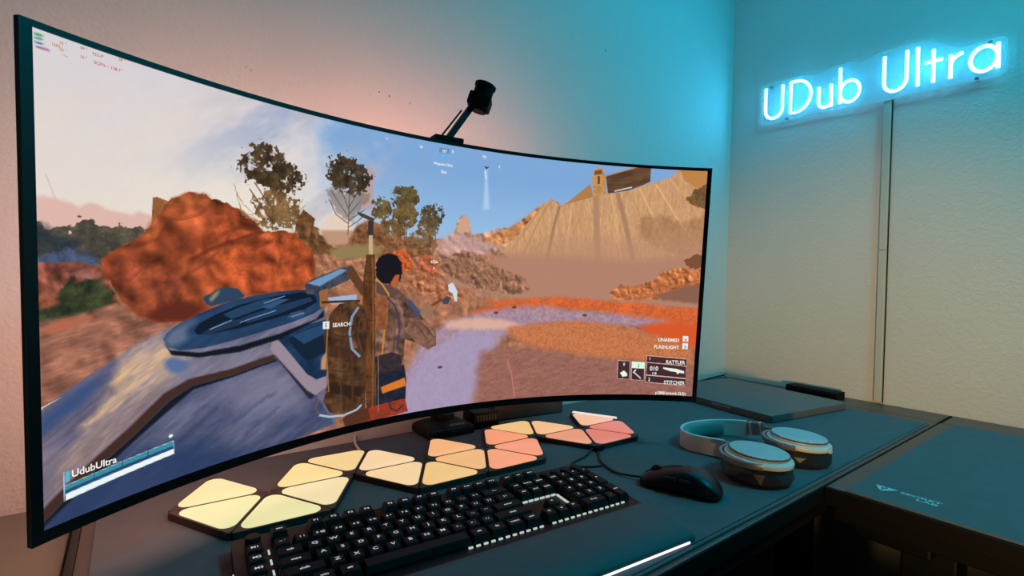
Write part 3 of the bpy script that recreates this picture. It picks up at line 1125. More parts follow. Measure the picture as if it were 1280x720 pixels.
def make_neon():
    t = thing('neon_sign', 'glowing cyan-white neon sign reading UDub Ultra on the wall', 'neon sign', (0, -0.44, DZ + 0.97))
    off = Vector((0, 0.44, -0.97))
    XP = -0.016                                   # front of the acrylic sheet
    out = [(0.118, 1.046), (0.121, 0.914), (0.135, 0.907), (0.20, 0.909), (0.275, 0.908), (0.40, 0.902), (0.46, 0.900), (0.54, 0.901), (0.66, 0.898), (0.735, 0.896), (0.747, 0.905), (0.748, 0.985), (0.738, 0.996),
           (0.655, 0.998), (0.625, 1.016), (0.585, 1.042), (0.54, 1.044), (0.47, 1.044), (0.43, 1.030), (0.395, 1.044), (0.35, 1.044), (0.31, 1.032), (0.25, 1.046), (0.13, 1.050)]
    bm = bmesh.new()
    f = [bm.verts.new(Vector((XP, -s, z)) + off) for s, z in out]
    g = [bm.verts.new(Vector((XP + 0.004, -s, z)) + off) for s, z in out]
    bm.faces.new(f)
    bm.faces.new(list(reversed(g)))
    n = len(out)
    for i in range(n):
        bm.faces.new((f[i], f[(i + 1) % n], g[(i + 1) % n], g[i]))
    plate = obj('backing_plate', bm, acrylic_mat(), t)
    # lit edge of the clear sheet
    bm = bmesh.new()
    pth = [Vector((XP + 0.002, -s, z)) + off for s, z in out + out[:1]]
    sweep(bm, pth, circ(0.0012, 5), up=Vector((1, 0, 0)))
    obj('sheet_edge', bm, glow('edge_glow', (0.16, 0.75, 0.9), 0.55), plate)
    for s, z in ((0.150, 1.038), (0.715, 0.990), (0.205, 0.915), (0.690, 0.903)):
        obj('standoff_screw', lathe(bmesh.new(), [(0.0045, 0.0), (0.0045, 0.014), (0.0035, 0.0165), (0.0, 0.0165)], 16), M['grey'], t, smooth=True,
            loc=Vector((-0.0, -s, z)) + off, rot=(0, -PI / 2, 0))
    hm = glow('neon_housing', (0.05, 0.60, 1.0), 0.9, (0.6, 0.7, 0.75))
    for ch, strokes in NEON:
        hb, lb = bmesh.new(), bmesh.new()
        for st in strokes:
            pth = [Vector((XP - 0.0005, -s, z)) + off for s, z in st]
            up = Vector((-1, 0, 0))
            w2 = 0.0044
            sweep(hb, pth, [(-w2, 0.0), (w2, 0.0), (w2, 0.0050), (-w2, 0.0050)], up=up)
            sweep(lb, pth, [(-w2, 0.0052)] + [(w2 * math.sin(math.radians(a)), 0.0052 + 0.0045 * math.cos(math.radians(a))) for a in (-60, -36, -12, 12, 36, 60)] + [(w2, 0.0052)], up=up)
        h = obj('letter', hb, hm, t)
        obj('light_tube', lb, M['neon'], h)
    return t


M['neon'] = glow('neon_cyan', (0.05, 0.50, 1.0), 34.0)
make_neon()

# cable channel running down from the sign
t = thing('cable_channel', 'narrow beige cable channel running down the wall from the neon sign', 'cable channel', (0, -0.492, DZ))
obj('channel', bx(-0.011, -0.0005, -0.010, 0.009, 0.002, 0.455, bev=0.002), M['wallpaint'] if 'wallpaint' in M else plain('channel_beige', (200, 192, 176), 0.5), t)
obj('channel', bx(-0.011, -0.0005, -0.010, 0.009, 0.456, 0.902, bev=0.002), bpy.data.materials['channel_beige'], t)
obj('sign_wire', tube(bmesh.new(), [(-0.004, -0.0125, 0.0), (-0.004, -0.0125, 0.5), (-0.004, -0.0125, 0.90)], 0.0016, 6, up=Vector((1, 0, 0))), M['rubber'], t)
# thin wire hanging on the wall under the desks
pts = spline([(-0.01, -0.33, DZ - 0.10), (-0.008, -0.30, DZ - 0.25), (-0.006, -0.275, DZ - 0.42), (-0.012, -0.262, DZ - 0.60), (-0.022, -0.25, DZ - 0.737)], 6)
tag(obj('hanging_cable', tube(bmesh.new(), pts, 0.0022), M['rubber'], smooth='all'), 'thin black cable hanging down the wall under the desks', 'cable')


# ---------------------------------------------------------------- the picture on the screen
# The display is a fine grid; each grid point is one pixel of the game picture.
NX, NY = 1280, 556
GA, GB = np.meshgrid(np.linspace(SA0, SA1, NX) * 1e4, np.linspace(SB0, SB1, NY) * 1e4)   # in tenths of a millimetre
CELL = (SA1 - SA0) * 1e4 / NX
IMG = np.zeros((NY, NX, 3))
_rng = np.random.RandomState(11)
_lat = _rng.rand(4, 256, 256)


def vnoise(x, y, k=0):
    xi, yi = np.floor(x).astype(int), np.floor(y).astype(int)
    fx, fy = x - xi, y - yi
    fx, fy = fx * fx * (3 - 2 * fx), fy * fy * (3 - 2 * fy)
    L = _lat[k]
    a, b = L[yi % 256, xi % 256], L[yi % 256, (xi + 1) % 256]
    c, d = L[(yi + 1) % 256, xi % 256], L[(yi + 1) % 256, (xi + 1) % 256]
    return (a + (b - a) * fx) * (1 - fy) + (c + (d - c) * fx) * fy


def fbm(x, y, k=0, o=4):
    s, amp, t = 0, 0.5, 0
    for i in range(o):
        s = s + amp * vnoise(x * 2 ** i + 17.3 * i, y * 2 ** i + 9.1 * i, (k + i) % 4)
        t += amp
        amp *= 0.55
    return s / t


def inside(x, y, P):
    r = np.zeros(x.shape, bool)
    n = len(P)
    j = n - 1
    for i in range(n):
        xi, yi = P[i]
        xj, yj = P[j]
        if yi != yj:
            r ^= ((yi > y) != (yj > y)) & (x < (xj - xi) * (y - yi) / (yj - yi) + xi)
        j = i
    return r


_nop = [0]


def poly(P, col, col2=None, rough=0, rs=10, ts=20, ang=0, st=1, soft=0, alpha=1.0, relief=None, lace=0):
    """fill an outline; rough/soft/ts in mm-like units of the picture, col2 mottles the fill"""
    _nop[0] += 1
    sd = _nop[0] * 7.31
    P = [(float(a), float(b)) for a, b in P]
    m = 14 + rough * 12 + soft * 16
    xs, ys = [q[0] for q in P], [q[1] for q in P]
    i0 = max(0, int((min(xs) - m - GA[0, 0]) / CELL))
    i1 = min(NX, int((max(xs) + m - GA[0, 0]) / CELL) + 2)
    cy = (SB1 - SB0) * 1e4 / NY
    j0 = max(0, int((min(ys) - m - GB[0, 0]) / cy))
    j1 = min(NY, int((max(ys) + m - GB[0, 0]) / cy) + 2)
    if i1 <= i0 or j1 <= j0:
        return
    A, B = GA[j0:j1, i0:i1], GB[j0:j1, i0:i1]
    X, Y = A, B
    if rough:
        f = 1.0 / (rs * 10)
        X = A + rough * 20 * (fbm(A * f + sd, B * f, 0) - 0.5)
        Y = B + rough * 20 * (fbm(A * f, B * f + sd, 1) - 0.5)
    cov = np.zeros(A.shape)
    if soft > 0:
        rr = np.random.RandomState(5)
        n = 6 if soft < 2 else 14
        for k in range(n):
            a_, r_ = 2.399963 * k, math.sqrt((k + 0.5) / n) * soft * 13
            cov += inside(X + r_ * math.cos(a_) + CELL * 0.3 * rr.randn(), Y + r_ * math.sin(a_), P)
        cov /= n
    else:
        for dx, dy in ((-.25, -.1), (.1, -.25), (.25, .1), (-.1, .25)):
            cov += inside(X + dx * CELL, Y + dy * CELL, P)
        cov /= 4
    c = np.array(col, float)[None, None]
    if col2 is not None:
        t = math.radians(ang)
        ca, sa = math.cos(t), math.sin(t)
        U = (A * ca - B * sa) / (ts * 10 * st)
        V = (A * sa + B * ca) / (ts * 10)
        nz = np.clip((fbm(U + sd, V + sd, 2, 6) - 0.5) * 2.2 + 0.45, 0, 1)[..., None]
        # finer grain on top
        gr = (fbm(U * 4.7 + sd, V * 4.7, 3, 3) - 0.5)[..., None]
        c = c + (np.array(col2, float)[None, None] - c) * nz
        c = c * (1 + 0.30 * gr)
    if relief:
        # rock-like modelling: a noise height field lit from the upper right
        sc, k_ = relief
        s_ = 1.0 / (sc * 22)
        e_ = 0.16
        hx, hy = A * s_ + sd, B * s_ + sd * 0.7
        rid = lambda x, y: 0.6 * (1 - np.abs(fbm(x, y, 0, 3) * 2 - 1)) + 0.4 * fbm(x * 1.3, y * 1.3 + 5, 1, 5)
        dh = rid(hx + e_, hy + e_) - rid(hx, hy)
        c = c * np.clip(1 + 0.8 * k_ * dh / e_, 0.45, 1.5)[..., None]
    if lace:
        f = 1.0 / (lace * 10)
        nz = fbm(A * f + sd, B * f + sd, 1, 3)
        big = fbm(A * f * 0.3 + sd, B * f * 0.3, 2, 2)
        cov = cov * np.clip((nz * 0.7 + big * 0.5 - 0.36) * 8, 0, 1)
    w_ = (cov * alpha)[..., None]
    IMG[j0:j1, i0:i1] = IMG[j0:j1, i0:i1] * (1 - w_) + c * w_


def stroke(P, w, col, **k):
    P = [np.array(q, float) for q in P]
    L, R_ = [], []
    for i, q in enumerate(P):
        d = P[min(i + 1, len(P) - 1)] - P[max(i - 1, 0)]
        d = d / (np.linalg.norm(d) + 1e-9)
        n = np.array((-d[1], d[0])) * w / 2
        L.append(q + n)
        R_.append(q - n)
    poly([tuple(q) for q in L + R_[::-1]], col, **k)


def blob(c, rx, ry, col, **k):
    poly([(c[0] + rx * math.cos(2 * PI * i / 18), c[1] + ry * math.sin(2 * PI * i / 18)) for i in range(18)], col, **k)


def paint_sky():
    u = (GA / 1e4 - SA0) / (SA1 - SA0)
    v = (GB / 1e4 - SB0) / (SB1 - SB0)
    cream, top, blue, low = [np.array(c, float) for c in ((236, 222, 206), (216, 210, 214), (126, 168, 216), (170, 206, 234))]
    t = np.clip((v - 0.5) / 0.5, 0, 1)[..., None]
    warm = cream + (top - cream) * t
    cool = low + (blue - low) * np.clip(t * 1.25, 0, 1)
    n = fbm(GA / 900, GB / 700, 0, 5)
    k = np.clip((u - 0.18 - (1 - v) * 0.10 + (n - 0.5) * 0.30) / 0.22, 0, 1)
    k = (k * k * (3 - 2 * k))[..., None]
    IMG[:] = warm + (cool - warm) * k
    # drifting cloud: pale and slate wisps running down to the right
    U, V = (GA * 0.82 + GB * 0.57) / 1500, (-GA * 0.57 + GB * 0.82) / 420
    c = np.clip((fbm(U + 3, V, 1, 5) - 0.50) * 4, 0, 1)
    win = np.exp(-((u - 0.27) / 0.13) ** 2)
    w_ = (c * win * 0.75)[..., None]
    IMG[:] = IMG * (1 - w_) + np.array((176, 172, 186.0)) * w_
    c2 = np.clip((fbm(U * 1.4 + 9, V + 5, 2, 5) - 0.52) * 4, 0, 1)
    w_ = (c2 * np.exp(-((u - 0.24) / 0.12) ** 2) * np.clip((v - .6) * 4, 0, 1) * 0.6)[..., None]
    IMG[:] = IMG * (1 - w_) + np.array((142, 160, 196.0)) * w_
    c3 = np.clip((fbm(U * 0.8 + 2, V * 0.9 + 1, 3, 4) - 0.5) * 3, 0, 1)
    w_ = (c3 * np.clip((0.25 - u) * 6, 0, 1) * 0.35)[..., None]
    IMG[:] = IMG * (1 - w_) + np.array((232, 214, 192.0)) * w_
    # low sun glow behind the trees on the left
    g = np.exp(-((u - 0.20) / 0.10) ** 2 - ((v - 0.62) / 0.14) ** 2)[..., None] * 0.55
    IMG[:] = IMG * (1 - g) + np.array((250, 240, 214.0)) * g


paint_sky()
# far hills and haze
poly([(-5208, 825), (-5091, 839), (-4982, 809), (-4843, 779), (-4776, 831), (-4675, 827), (-4607, 772), (-4390, 744), (-4337, 789), (-4198, 743), (-4121, 321), (-5218, 310)], (222,182,172), rough=3, rs=15, soft=2)
stroke([(-5105, 1035), (-5031, 818)], 8, (210,180,172))
# ground
poly([(-5218, 324), (-4505, 268), (-2125, 739), (62, 688), (1311, 867), (2296, 799), (5406, 466), (5617, -2595), (188, -2679), (-5274, -2440)], (172,116,86), col2=(150,100,78), ts=30, relief=(14,0.18))
poly([(-2181, 445), (-530, 659), (1316, 751), (2320, 344), (1695, -350), (97, -242), (-2111, -98)], (178,122,90), col2=(154,102,74), ts=10, soft=5, relief=(8,0.28))
# left scrub
poly([(-5213, 589), (-5096, 569), (-4911, 550), (-4845, 652), (-4678, 634), (-4502, 614), (-4238, 631), (-4296, 193), (-5220, 204)], (104,92,74), rough=8, rs=6, col2=(58,58,52), ts=9)
poly([(-5213, 568), (-5125, 588), (-5036, 514), (-4782, 466), (-4915, 312), (-5219, 275)], (58,60,62), rough=5, rs=12, col2=(44,52,60), ts=10, soft=3)
poly([(-5219, 268), (-5100, 325), (-4914, 372), (-4716, 314), (-4683, 212), (-5220, 211)], (84,98,128), rough=6, rs=5, col2=(60,70,96), ts=7, soft=2)
poly([(-5220, 239), (-4979, 252), (-4662, 220), (-4510, -155), (-4363, -393), (-5231, -326)], (132,76,60), rough=3, rs=18, col2=(100,54,46), ts=14, relief=(10,0.35))
poly([(-4949, 133), (-4786, 175), (-4705, 111), (-4787, 67)], (165,110,100), soft=3, rough=3, rs=10)
poly([(-5132, -63), (-5014, 17), (-4853, 115), (-4685, 79), (-4567, -38), (-4540, -267), (-4725, -296), (-4988, -298), (-5207, -315), (-5205, -201)], (70,78,50), rough=8, rs=6, col2=(34,40,30), ts=9, soft=2)
poly([(-5202, -30), (-5070, 5), (-5023, -130), (-5158, -191)], (158,92,66), rough=4, rs=9, col2=(110,62,50), ts=9, soft=2)
poly([(-5230, -291), (-4858, -236), (-4510, -155), (-4324, -321), (-3784, -429), (-3216, -565), (-3603, -811), (-4518, -913), (-5218, -1161)], (164,110,88), col2=(132,86,70), ts=8, ang=-8, st=5, soft=2, relief=(16,0.25))
poly([(-5208, -344), (-4988, -283), (-4738, -263), (-4807, -334), (-5077, -405)], (178,104,78), soft=2, rough=2, rs=12)
# small block and the big boulder
poly([(-4189, 938), (-4149, 951), (-4003, 908), (-4086, 684), (-4207, 625)], (158,104,62), col2=(134,84,50), ts=10)
poly([(-4682, 299), (-4504, 413), (-4293, 528), (-4199, 634), (-4175, 686), (-4077, 840), (-3995, 952), (-3851, 1031), (-3621, 1059), (-3566, 992), (-3369, 976), (-3223, 904), (-3040, 791), (-2914, 648), (-2644, 685), (-2383, 635), (-2241, 521), (-2201, 243), (-2185, -5), (-2291, -71), (-2465, -132), (-3217, -203), (-3649, -348), (-3872, -411), (-4125, -402), (-4324, -338), (-4510, -131), (-4580, 59), (-4663, 157)], (156,76,44), rough=2.5, rs=10, col2=(142,66,38), ts=34, relief=(26,0.4))
poly([(-3995, 943), (-3851, 1022), (-3621, 1050), (-3585, 925), (-3825, 846), (-4078, 711), (-4200, 524), (-4504, 356), (-4355, 483)], (166,90,54), rough=4, rs=14, col2=(160,78,42), ts=12, soft=3, relief=(20,0.42), alpha=0.85)
poly([(-3585, 962), (-3223, 894), (-2999, 744), (-2956, 645), (-3221, 532), (-3510, 405), (-3783, 307), (-3676, 512), (-3511, 660), (-3417, 809)], (168,78,44), rough=5, rs=12, col2=(150,66,38), ts=10, soft=3, relief=(20,0.42), alpha=0.85)
poly([(-2956, 625), (-2644, 674), (-2383, 635), (-2241, 510), (-2198, 17), (-2465, -110), (-2908, -136), (-3317, -138), (-3510, 44), (-3585, 234), (-3319, 411)], (184,86,44), rough=5, rs=14, col2=(158,70,40), ts=12, soft=3, relief=(20,0.42), alpha=0.85)
poly([(-4648, 267), (-4431, 333), (-4121, 234), (-3871, 53), (-3915, -261), (-4125, -376), (-4316, -322), (-4495, -123), (-4565, 75)], (140,68,44), rough=5, rs=14, col2=(104,48,34), ts=16, soft=4, relief=(20,0.42), alpha=0.85)
poly([(-4285, -342), (-4083, -204), (-3784, -207), (-3584, -296), (-3855, -412), (-4125, -402)], (96,42,30), soft=4, rough=3, rs=9)
stroke([(-3801, 271), (-3585, 403), (-3319, 508), (-3039, 620), (-2914, 648)], 27, (98,44,30), soft=2)
stroke([(-3585, 460), (-3416, 600), (-3222, 689), (-2998, 683)], 21, (112,52,34), soft=2)
stroke([(-4119, 699), (-3869, 736), (-3693, 804), (-3585, 916)], 14, (120,56,36), soft=1.5)
stroke([(-3853, 107), (-3694, 197), (-3548, 310), (-3454, 426)], 16, (122,54,34), soft=1.5)
stroke([(-4434, 54), (-4319, 168), (-4186, 217)], 12, (110,52,36), soft=1.5)
stroke([(-2753, 553), (-2674, 345), (-2726, 79)], 15, (134,62,38), soft=1.5)
# rock and trees behind
poly([(-2498, 651), (-2455, 869), (-2377, 984), (-2199, 868), (-2210, 767), (-2077, 708), (-1976, 520), (-1748, 412), (-2191, 377)], (120,82,50), rough=2, rs=7, col2=(92,62,40), ts=9, relief=(8,0.28))
poly([(-2149, 715), (-2007, 905), (-1885, 984), (-1734, 927), (-1550, 728), (-1626, 677), (-2124, 649)], (228,206,188), soft=1.5)
poly([(-2125, 717), (-1628, 747), (-1231, 723), (-1228, 576), (-2000, 519)], (190,148,124), soft=2)
poly([(-1676, 603), (-1526, 849), (-1344, 934), (-1126, 852), (-927, 640), (-530, 659), (-154, 436), (-806, 339), (-1620, 392)], (146,98,64), rough=3, rs=7, col2=(116,76,50), ts=9, soft=2, relief=(8,0.28))
poly([(-1999, 451), (-1623, 535), (-1090, 532), (-1222, 354), (-1872, 316)], (146,124,84), rough=3, rs=5, soft=3)
# tree trunks and bare branches
stroke([(-2797, 675), (-2810, 861), (-2770, 1195)], 17, (112,80,48))
stroke([(-2809, 809), (-2969, 999), (-3104, 1172)], 17, (112,80,48))
stroke([(-2799, 882), (-2682, 1081), (-2595, 1217)], 17, (112,80,48))
stroke([(-2810, 943), (-2918, 1095), (-3043, 1260)], 16, (112,80,48))
stroke([(-2999, 845), (-3173, 968), (-3263, 1113)], 9, (168,130,92), rough=2, rs=6)
stroke([(-2936, 769), (-3142, 813), (-3223, 943)], 9, (168,130,92), rough=2, rs=6)
stroke([(-3041, 861), (-3193, 848), (-3293, 1225)], 9, (168,130,92), rough=2, rs=6)
stroke([(-2592, 964), (-2457, 1019), (-2367, 1137)], 10, (168,130,92), rough=2, rs=6)
stroke([(-2701, 818), (-2479, 910), (-2343, 1052)], 9, (168,130,92), rough=2, rs=6)
poly([(-3284, 1379), (-3225, 1447), (-3255, 1480), (-3167, 1612), (-3087, 1666), (-3047, 1733), (-2924, 1787), (-2797, 1752), (-2677, 1662), (-2555, 1621), (-2532, 1520), (-2417, 1431), (-2324, 1358), (-2358, 1289), (-2438, 1300), (-2505, 1196), (-2683, 1154), (-2759, 1217), (-2855, 1164), (-3002, 1265), (-3125, 1288), (-3185, 1357)], (92,72,48), rough=13, rs=5, lace=4, col2=(50,39,26), ts=9)
poly([(-3021, 1043), (-2960, 1171), (-2792, 1233), (-2639, 1169), (-2481, 1081), (-2456, 934), (-2409, 829), (-2544, 734), (-2754, 699), (-2915, 730), (-3000, 885)], (140,100,54), rough=13, rs=5, lace=4, col2=(77,55,29), ts=9, alpha=0.9)
stroke([(-1690, 673), (-1685, 1013), (-1678, 1305)], 13, (96,72,56))
stroke([(-1683, 931), (-1838, 1126), (-1965, 1294)], 13, (96,72,56))
stroke([(-1684, 978), (-1508, 1183), (-1382, 1387)], 13, (96,72,56))
stroke([(-1681, 838), (-1885, 961), (-1987, 1156)], 13, (96,72,56))
stroke([(-1685, 1048), (-1765, 1226), (-1843, 1354)], 13, (96,72,56))
stroke([(-1682, 885), (-1427, 1072), (-1325, 1250)], 13, (96,72,56))
stroke([(-1674, 1096), (-1587, 1245), (-1514, 1419)], 13, (96,72,56))
stroke([(-1680, 791), (-1527, 896), (-1425, 1000)], 13, (96,72,56))
poly([(-1364, 1723), (-1283, 1663), (-1294, 1084), (-1531, 1062), (-1486, 1375)], (182,160,164), soft=2)
poly([(-2044, 1619), (-1998, 1715), (-1901, 1765), (-1852, 1796), (-1702, 1821), (-1574, 1785), (-1443, 1735), (-1335, 1632), (-1292, 1518), (-1355, 1390), (-1485, 1327), (-1562, 1272), (-1716, 1301), (-1817, 1312), (-1942, 1364), (-2017, 1467)], (86,70,50), rough=13, rs=5, lace=4, col2=(47,38,27), ts=9)
poly([(-2015, 1355), (-1767, 1295), (-1433, 1333), (-1352, 1271), (-1530, 991), (-1682, 885), (-1835, 965), (-1987, 1156)], (110,86,66), rough=11, rs=7, alpha=0.45, soft=2)
stroke([(-1122, 680), (-1133, 1110)], 16, (120,88,58))
blob((-1133, 1110), 178, 183, (122,102,62), rough=8, rs=5, lace=4, col2=(73,61,37), ts=7)
stroke([(-926, 614), (-932, 815)], 16, (120,88,58))
blob((-932, 815), 225, 163, (150,112,70), rough=8, rs=5, lace=4, col2=(90,67,42), ts=7)
stroke([(-730, 649), (-751, 1322)], 17, (120,88,58))
blob((-751, 1322), 257, 189, (106,92,56), rough=8, rs=5, lace=4, col2=(63,55,33), ts=7)
stroke([(-697, 496), (-714, 1059)], 17, (120,88,58))
blob((-714, 1059), 229, 203, (128,104,64), rough=8, rs=5, lace=4, col2=(76,62,38), ts=7)
stroke([(-214, 435), (-237, 1097)], 17, (120,88,58))
blob((-237, 1097), 208, 171, (104,92,60), rough=8, rs=5, lace=4, col2=(62,55,36), ts=7)
stroke([(-289, 459), (-303, 882)], 17, (120,88,58))
blob((-303, 882), 193, 184, (128,106,72), rough=8, rs=5, lace=4, col2=(76,63,43), ts=7)
stroke([(-437, 506), (-443, 663)], 17, (120,88,58))
blob((-443, 663), 235, 157, (146,112,74), rough=8, rs=5, lace=4, col2=(87,67,44), ts=7)
stroke([(-153, 410), (-185, 876)], 19, (122,92,64))
# distant slopes on the right, haze
poly([(-58, 682), (149, 802), (232, 1025), (290, 1111), (382, 1132), (464, 1014), (518, 823), (737, 835), (1018, 936), (1304, 997), (1539, 1158), (1868, 1430), (2091, 1551), (2259, 1489), (2123, 941), (1324, 576), (76, 335), (-229, 434)], (200,152,126), rough=2, rs=9, col2=(182,136,120), ts=14, soft=1.5, relief=(12,0.35))
poly([(224, 833), (263, 1027), (351, 1130), (446, 1068), (486, 849)], (206,162,134), rough=2, rs=6)
poly([(-163, 677), (209, 833), (678, 747), (1155, 743), (847, 500), (71, 444)], (194,158,160), soft=6, alpha=0.6)
poly([(679, 719), (1305, 983), (1743, 1318), (2092, 1536), (2260, 1459), (1946, 1199), (1475, 817), (1095, 653)], (206,140,88), rough=3, rs=9, col2=(190,126,84), ts=10, soft=2, relief=(12,0.3))
# concrete dam face with ribs
poly([(1131, 568), (1472, 876), (1747, 1245), (1932, 1465), (2093, 1521), (2278, 1445), (2357, 1496), (2614, 1619), (2924, 1686), (3184, 1734), (3396, 1763), (3720, 1830), (3877, 1916), (4476, 2119), (4595, 2248), (5281, 2276), (5406, 466), (3978, 311), (2325, 253), (1335, 343)], (208,160,116), col2=(194,146,106), ts=5, ang=86, st=7, soft=0.6)
stroke([(2261, 1444), (2152, 1017), (2053, 396)], 48, (158,118,88), soft=1.2)
stroke([(2030, 1472), (1762, 951), (1526, 437)], 30, (184,136,92), soft=1.2)
stroke([(1917, 1434), (1628, 1002), (1324, 576)], 29, (186,140,96), soft=1.2)
stroke([(2518, 1567), (2469, 959), (2420, 348)], 21, (226,182,128), soft=1.2)
stroke([(2746, 1629), (2750, 974), (2753, 328)], 18, (186,142,100), soft=1.2)
stroke([(2990, 1676), (3047, 989), (3120, 310)], 121, (176,134,102), soft=1.2)
stroke([(3429, 1766), (3629, 1174), (3838, 463)], 92, (170,128,96), soft=1.2)
stroke([(3300, 1727), (3475, 1011), (3611, 391)], 21, (224,178,122), soft=1.2)
stroke([(3880, 1870), (4209, 1296), (4641, 592)], 25, (232,184,124), soft=1.2)
stroke([(4197, 1980), (4655, 1348), (5103, 801)], 25, (232,184,124), soft=1.2)
stroke([(3722, 1799), (3913, 1344), (4213, 731)], 22, (192,144,96), soft=1.2)
stroke([(4478, 2088), (4853, 1701), (5193, 1308)], 25, (214,164,104), soft=1.2)
poly([(4656, 2282), (5279, 2307), (5322, 1688), (5026, 1926), (4765, 2070)], (190,132,72), soft=1)
poly([(4805, 1714), (4937, 1860), (5219, 2057), (5319, 1719), (5209, 1528), (4954, 1611)], (132,98,60), rough=5, rs=7, col2=(100,76,48), ts=8)
poly([(3918, 1266), (4329, 1427), (4727, 1226), (5248, 1404), (5298, 683), (4769, 597), (3943, 877)], (168,122,82), rough=9, rs=10, col2=(144,104,72), ts=8, soft=4, alpha=0.6)
poly([(2359, 1466), (2579, 1662), (2862, 1894), (2942, 1657)], (176,126,76))
poly([(2890, 1987), (2912, 2171), (3089, 2230), (3166, 2038), (3202, 1720), (2942, 1657)], (206,154,92), col2=(180,130,76), ts=8)
poly([(2930, 2142), (3076, 2184), (3096, 2109), (2934, 2067)], (120,80,50))
poly([(3001, 2056), (3050, 2060), (3059, 1909), (3010, 1905)], (110,72,46))
poly([(3164, 2084), (3853, 2300), (4081, 2283), (4081, 2020), (3877, 1916), (3655, 1826), (3234, 1738)], (112,80,56), col2=(84,58,42), ts=12, ang=-14, st=5)
stroke([(3164, 2069), (3853, 2300)], 21, (190,140,90))
stroke([(3362, 1792), (3716, 1891)], 24, (220,205,190))
poly([(1010, 419), (2293, 859), (3943, 877), (5446, 1004), (5505, 153), (1028, 15)], (184,136,110), soft=16, alpha=0.6)
# valley floor: haze, rocks, red bands, shallow water
poly([(78, 280), (1328, 489), (2645, 479), (3968, 469), (5393, 655), (5472, -488), (3365, -469), (1369, -365), (93, -131)], (178,130,108), soft=9)
poly([(-43, 278), (223, 477), (469, 513), (692, 409), (887, 301), (1213, 193), (1543, 82), (1751, -154), (1363, -246), (717, -160), (241, 7)], (160,114,88), rough=5, rs=9, col2=(134,94,74), ts=9, soft=2, relief=(9,0.3))
poly([(3381, -184), (3587, -20), (3836, -43), (4239, 67), (4469, 267), (4783, 376), (5104, 326), (5313, 462), (5346, -14), (4817, -133), (4343, -280), (3523, -338)], (206,124,72), rough=5, rs=12, col2=(170,98,62), ts=10, soft=2, relief=(9,0.3))
poly([(4257, -219), (4811, -38), (5337, 113), (5368, -332), (4507, -306)], (140,96,78), soft=3, rough=3, rs=10)
poly([(4838, 505), (5082, 642), (5300, 651), (5318, 399), (4976, 352)], (126,80,54), rough=4, rs=6)
poly([(726, -390), (2188, -285), (3691, -365), (5470, -456), (5511, -1049), (4701, -813), (3035, -538), (1377, -543)], (222,104,50), soft=4, rough=3, rs=20, col2=(196,96,56), ts=14)
poly([(498, -586), (731, -505), (1371, -424), (1702, -485), (1057, -627)], (206,92,50), soft=3)
poly([(-677, -1577), (-328, -1005), (115, -714), (734, -563), (1701, -455), (3372, -596), (4695, -717), (4050, -836), (2381, -793), (1393, -872), (1022, -1304), (951, -1893), (814, -2475), (-723, -2443)], (172,140,150), soft=6, rough=4, rs=22, col2=(164,134,154), ts=22)
poly([(-673, -1712), (-321, -1210), (432, -897), (1068, -893), (1012, -1452), (796, -2027), (335, -2411), (-725, -2375)], (166,154,190), soft=10, alpha=0.75, rough=6, rs=20)
poly([(115, -714), (737, -649), (1387, -752), (1721, -879), (1068, -893), (431, -868), (58, -822)], (226,178,158), soft=4, rough=3, rs=14, alpha=0.85)
poly([(1262, -869), (2048, -776), (3048, -759), (3889, -904), (4883, -1130), (5151, -1312), (5107, -1608), (4095, -1546), (2920, -1457), (1907, -1281), (1485, -1085)], (208,128,82), soft=5, rough=5, rs=14, col2=(180,104,68), ts=3)
poly([(3984, -837), (4697, -749), (5492, -776), (5527, -1291), (4819, -1132), (4222, -960)], (216,88,44), soft=5, rough=3, rs=12)
poly([(764, -1290), (1739, -1245), (2920, -1457), (4095, -1546), (5270, -1664), (5249, -2289), (2464, -2336), (653, -2455)], (160,108,94), soft=8, rough=4, rs=16, col2=(142,94,86), ts=4, ang=-12, st=3)
stroke([(1322, -1470), (1435, -1779), (1503, -2166)], 18, (206,130,110), soft=1)
blob((1055, -583), 48, 26, (110,66,50))
blob((1423, -484), 49, 27, (110,66,50))
blob((2891, -635), 50, 28, (110,66,50))
blob((-9, -1501), 46, 25, (110,66,50))
# orange rocks by the figure
poly([(-1028, 258), (-922, 463), (-783, 519), (-637, 421), (-544, 189), (-799, 108)], (198,98,52), rough=2, rs=8, col2=(166,78,44), ts=8, relief=(8,0.28))
poly([(-515, 215), (-434, 401), (-288, 432), (-135, 303), (-96, 60), (-364, 58)], (188,104,70), rough=2, rs=8, col2=(150,84,62), ts=8, relief=(8,0.28))
poly([(-799, 108), (-366, 138), (-31, -76), (559, -160), (257, -411), (-502, -206)], (184,118,82), soft=4, rough=4, rs=9, col2=(150,94,66), ts=7, relief=(8,0.28))
# domed metal hull in the foreground
poly([(-5247, -1116), (-4732, -811), (-4326, -610), (-4077, -496), (-3695, -353), (-3217, -223), (-2578, -215), (-2047, -307), (-1909, -1044), (-1825, -2144), (-2890, -2272), (-3878, -2329), (-4681, -2322), (-5272, -2366)], (122,116,136), col2=(90,92,120), ts=26, ang=-32, st=4)
poly([(-5247, -1116), (-4968, -969), (-4590, -750), (-4077, -514), (-4028, -709), (-3749, -864), (-3961, -1029), (-4448, -1353), (-4880, -1622), (-5232, -1861)], (142,126,134), soft=3, col2=(92,90,116), ts=16, ang=-34, st=5)
poly([(-4516, -714), (-4077, -514), (-4061, -668), (-3821, -833), (-3909, -1003), (-4162, -1095), (-4446, -1183), (-4809, -1407), (-4902, -1377), (-4593, -1062)], (214,176,136), soft=5, rough=6, rs=12, col2=(166,146,146), ts=12, ang=-34, st=5)
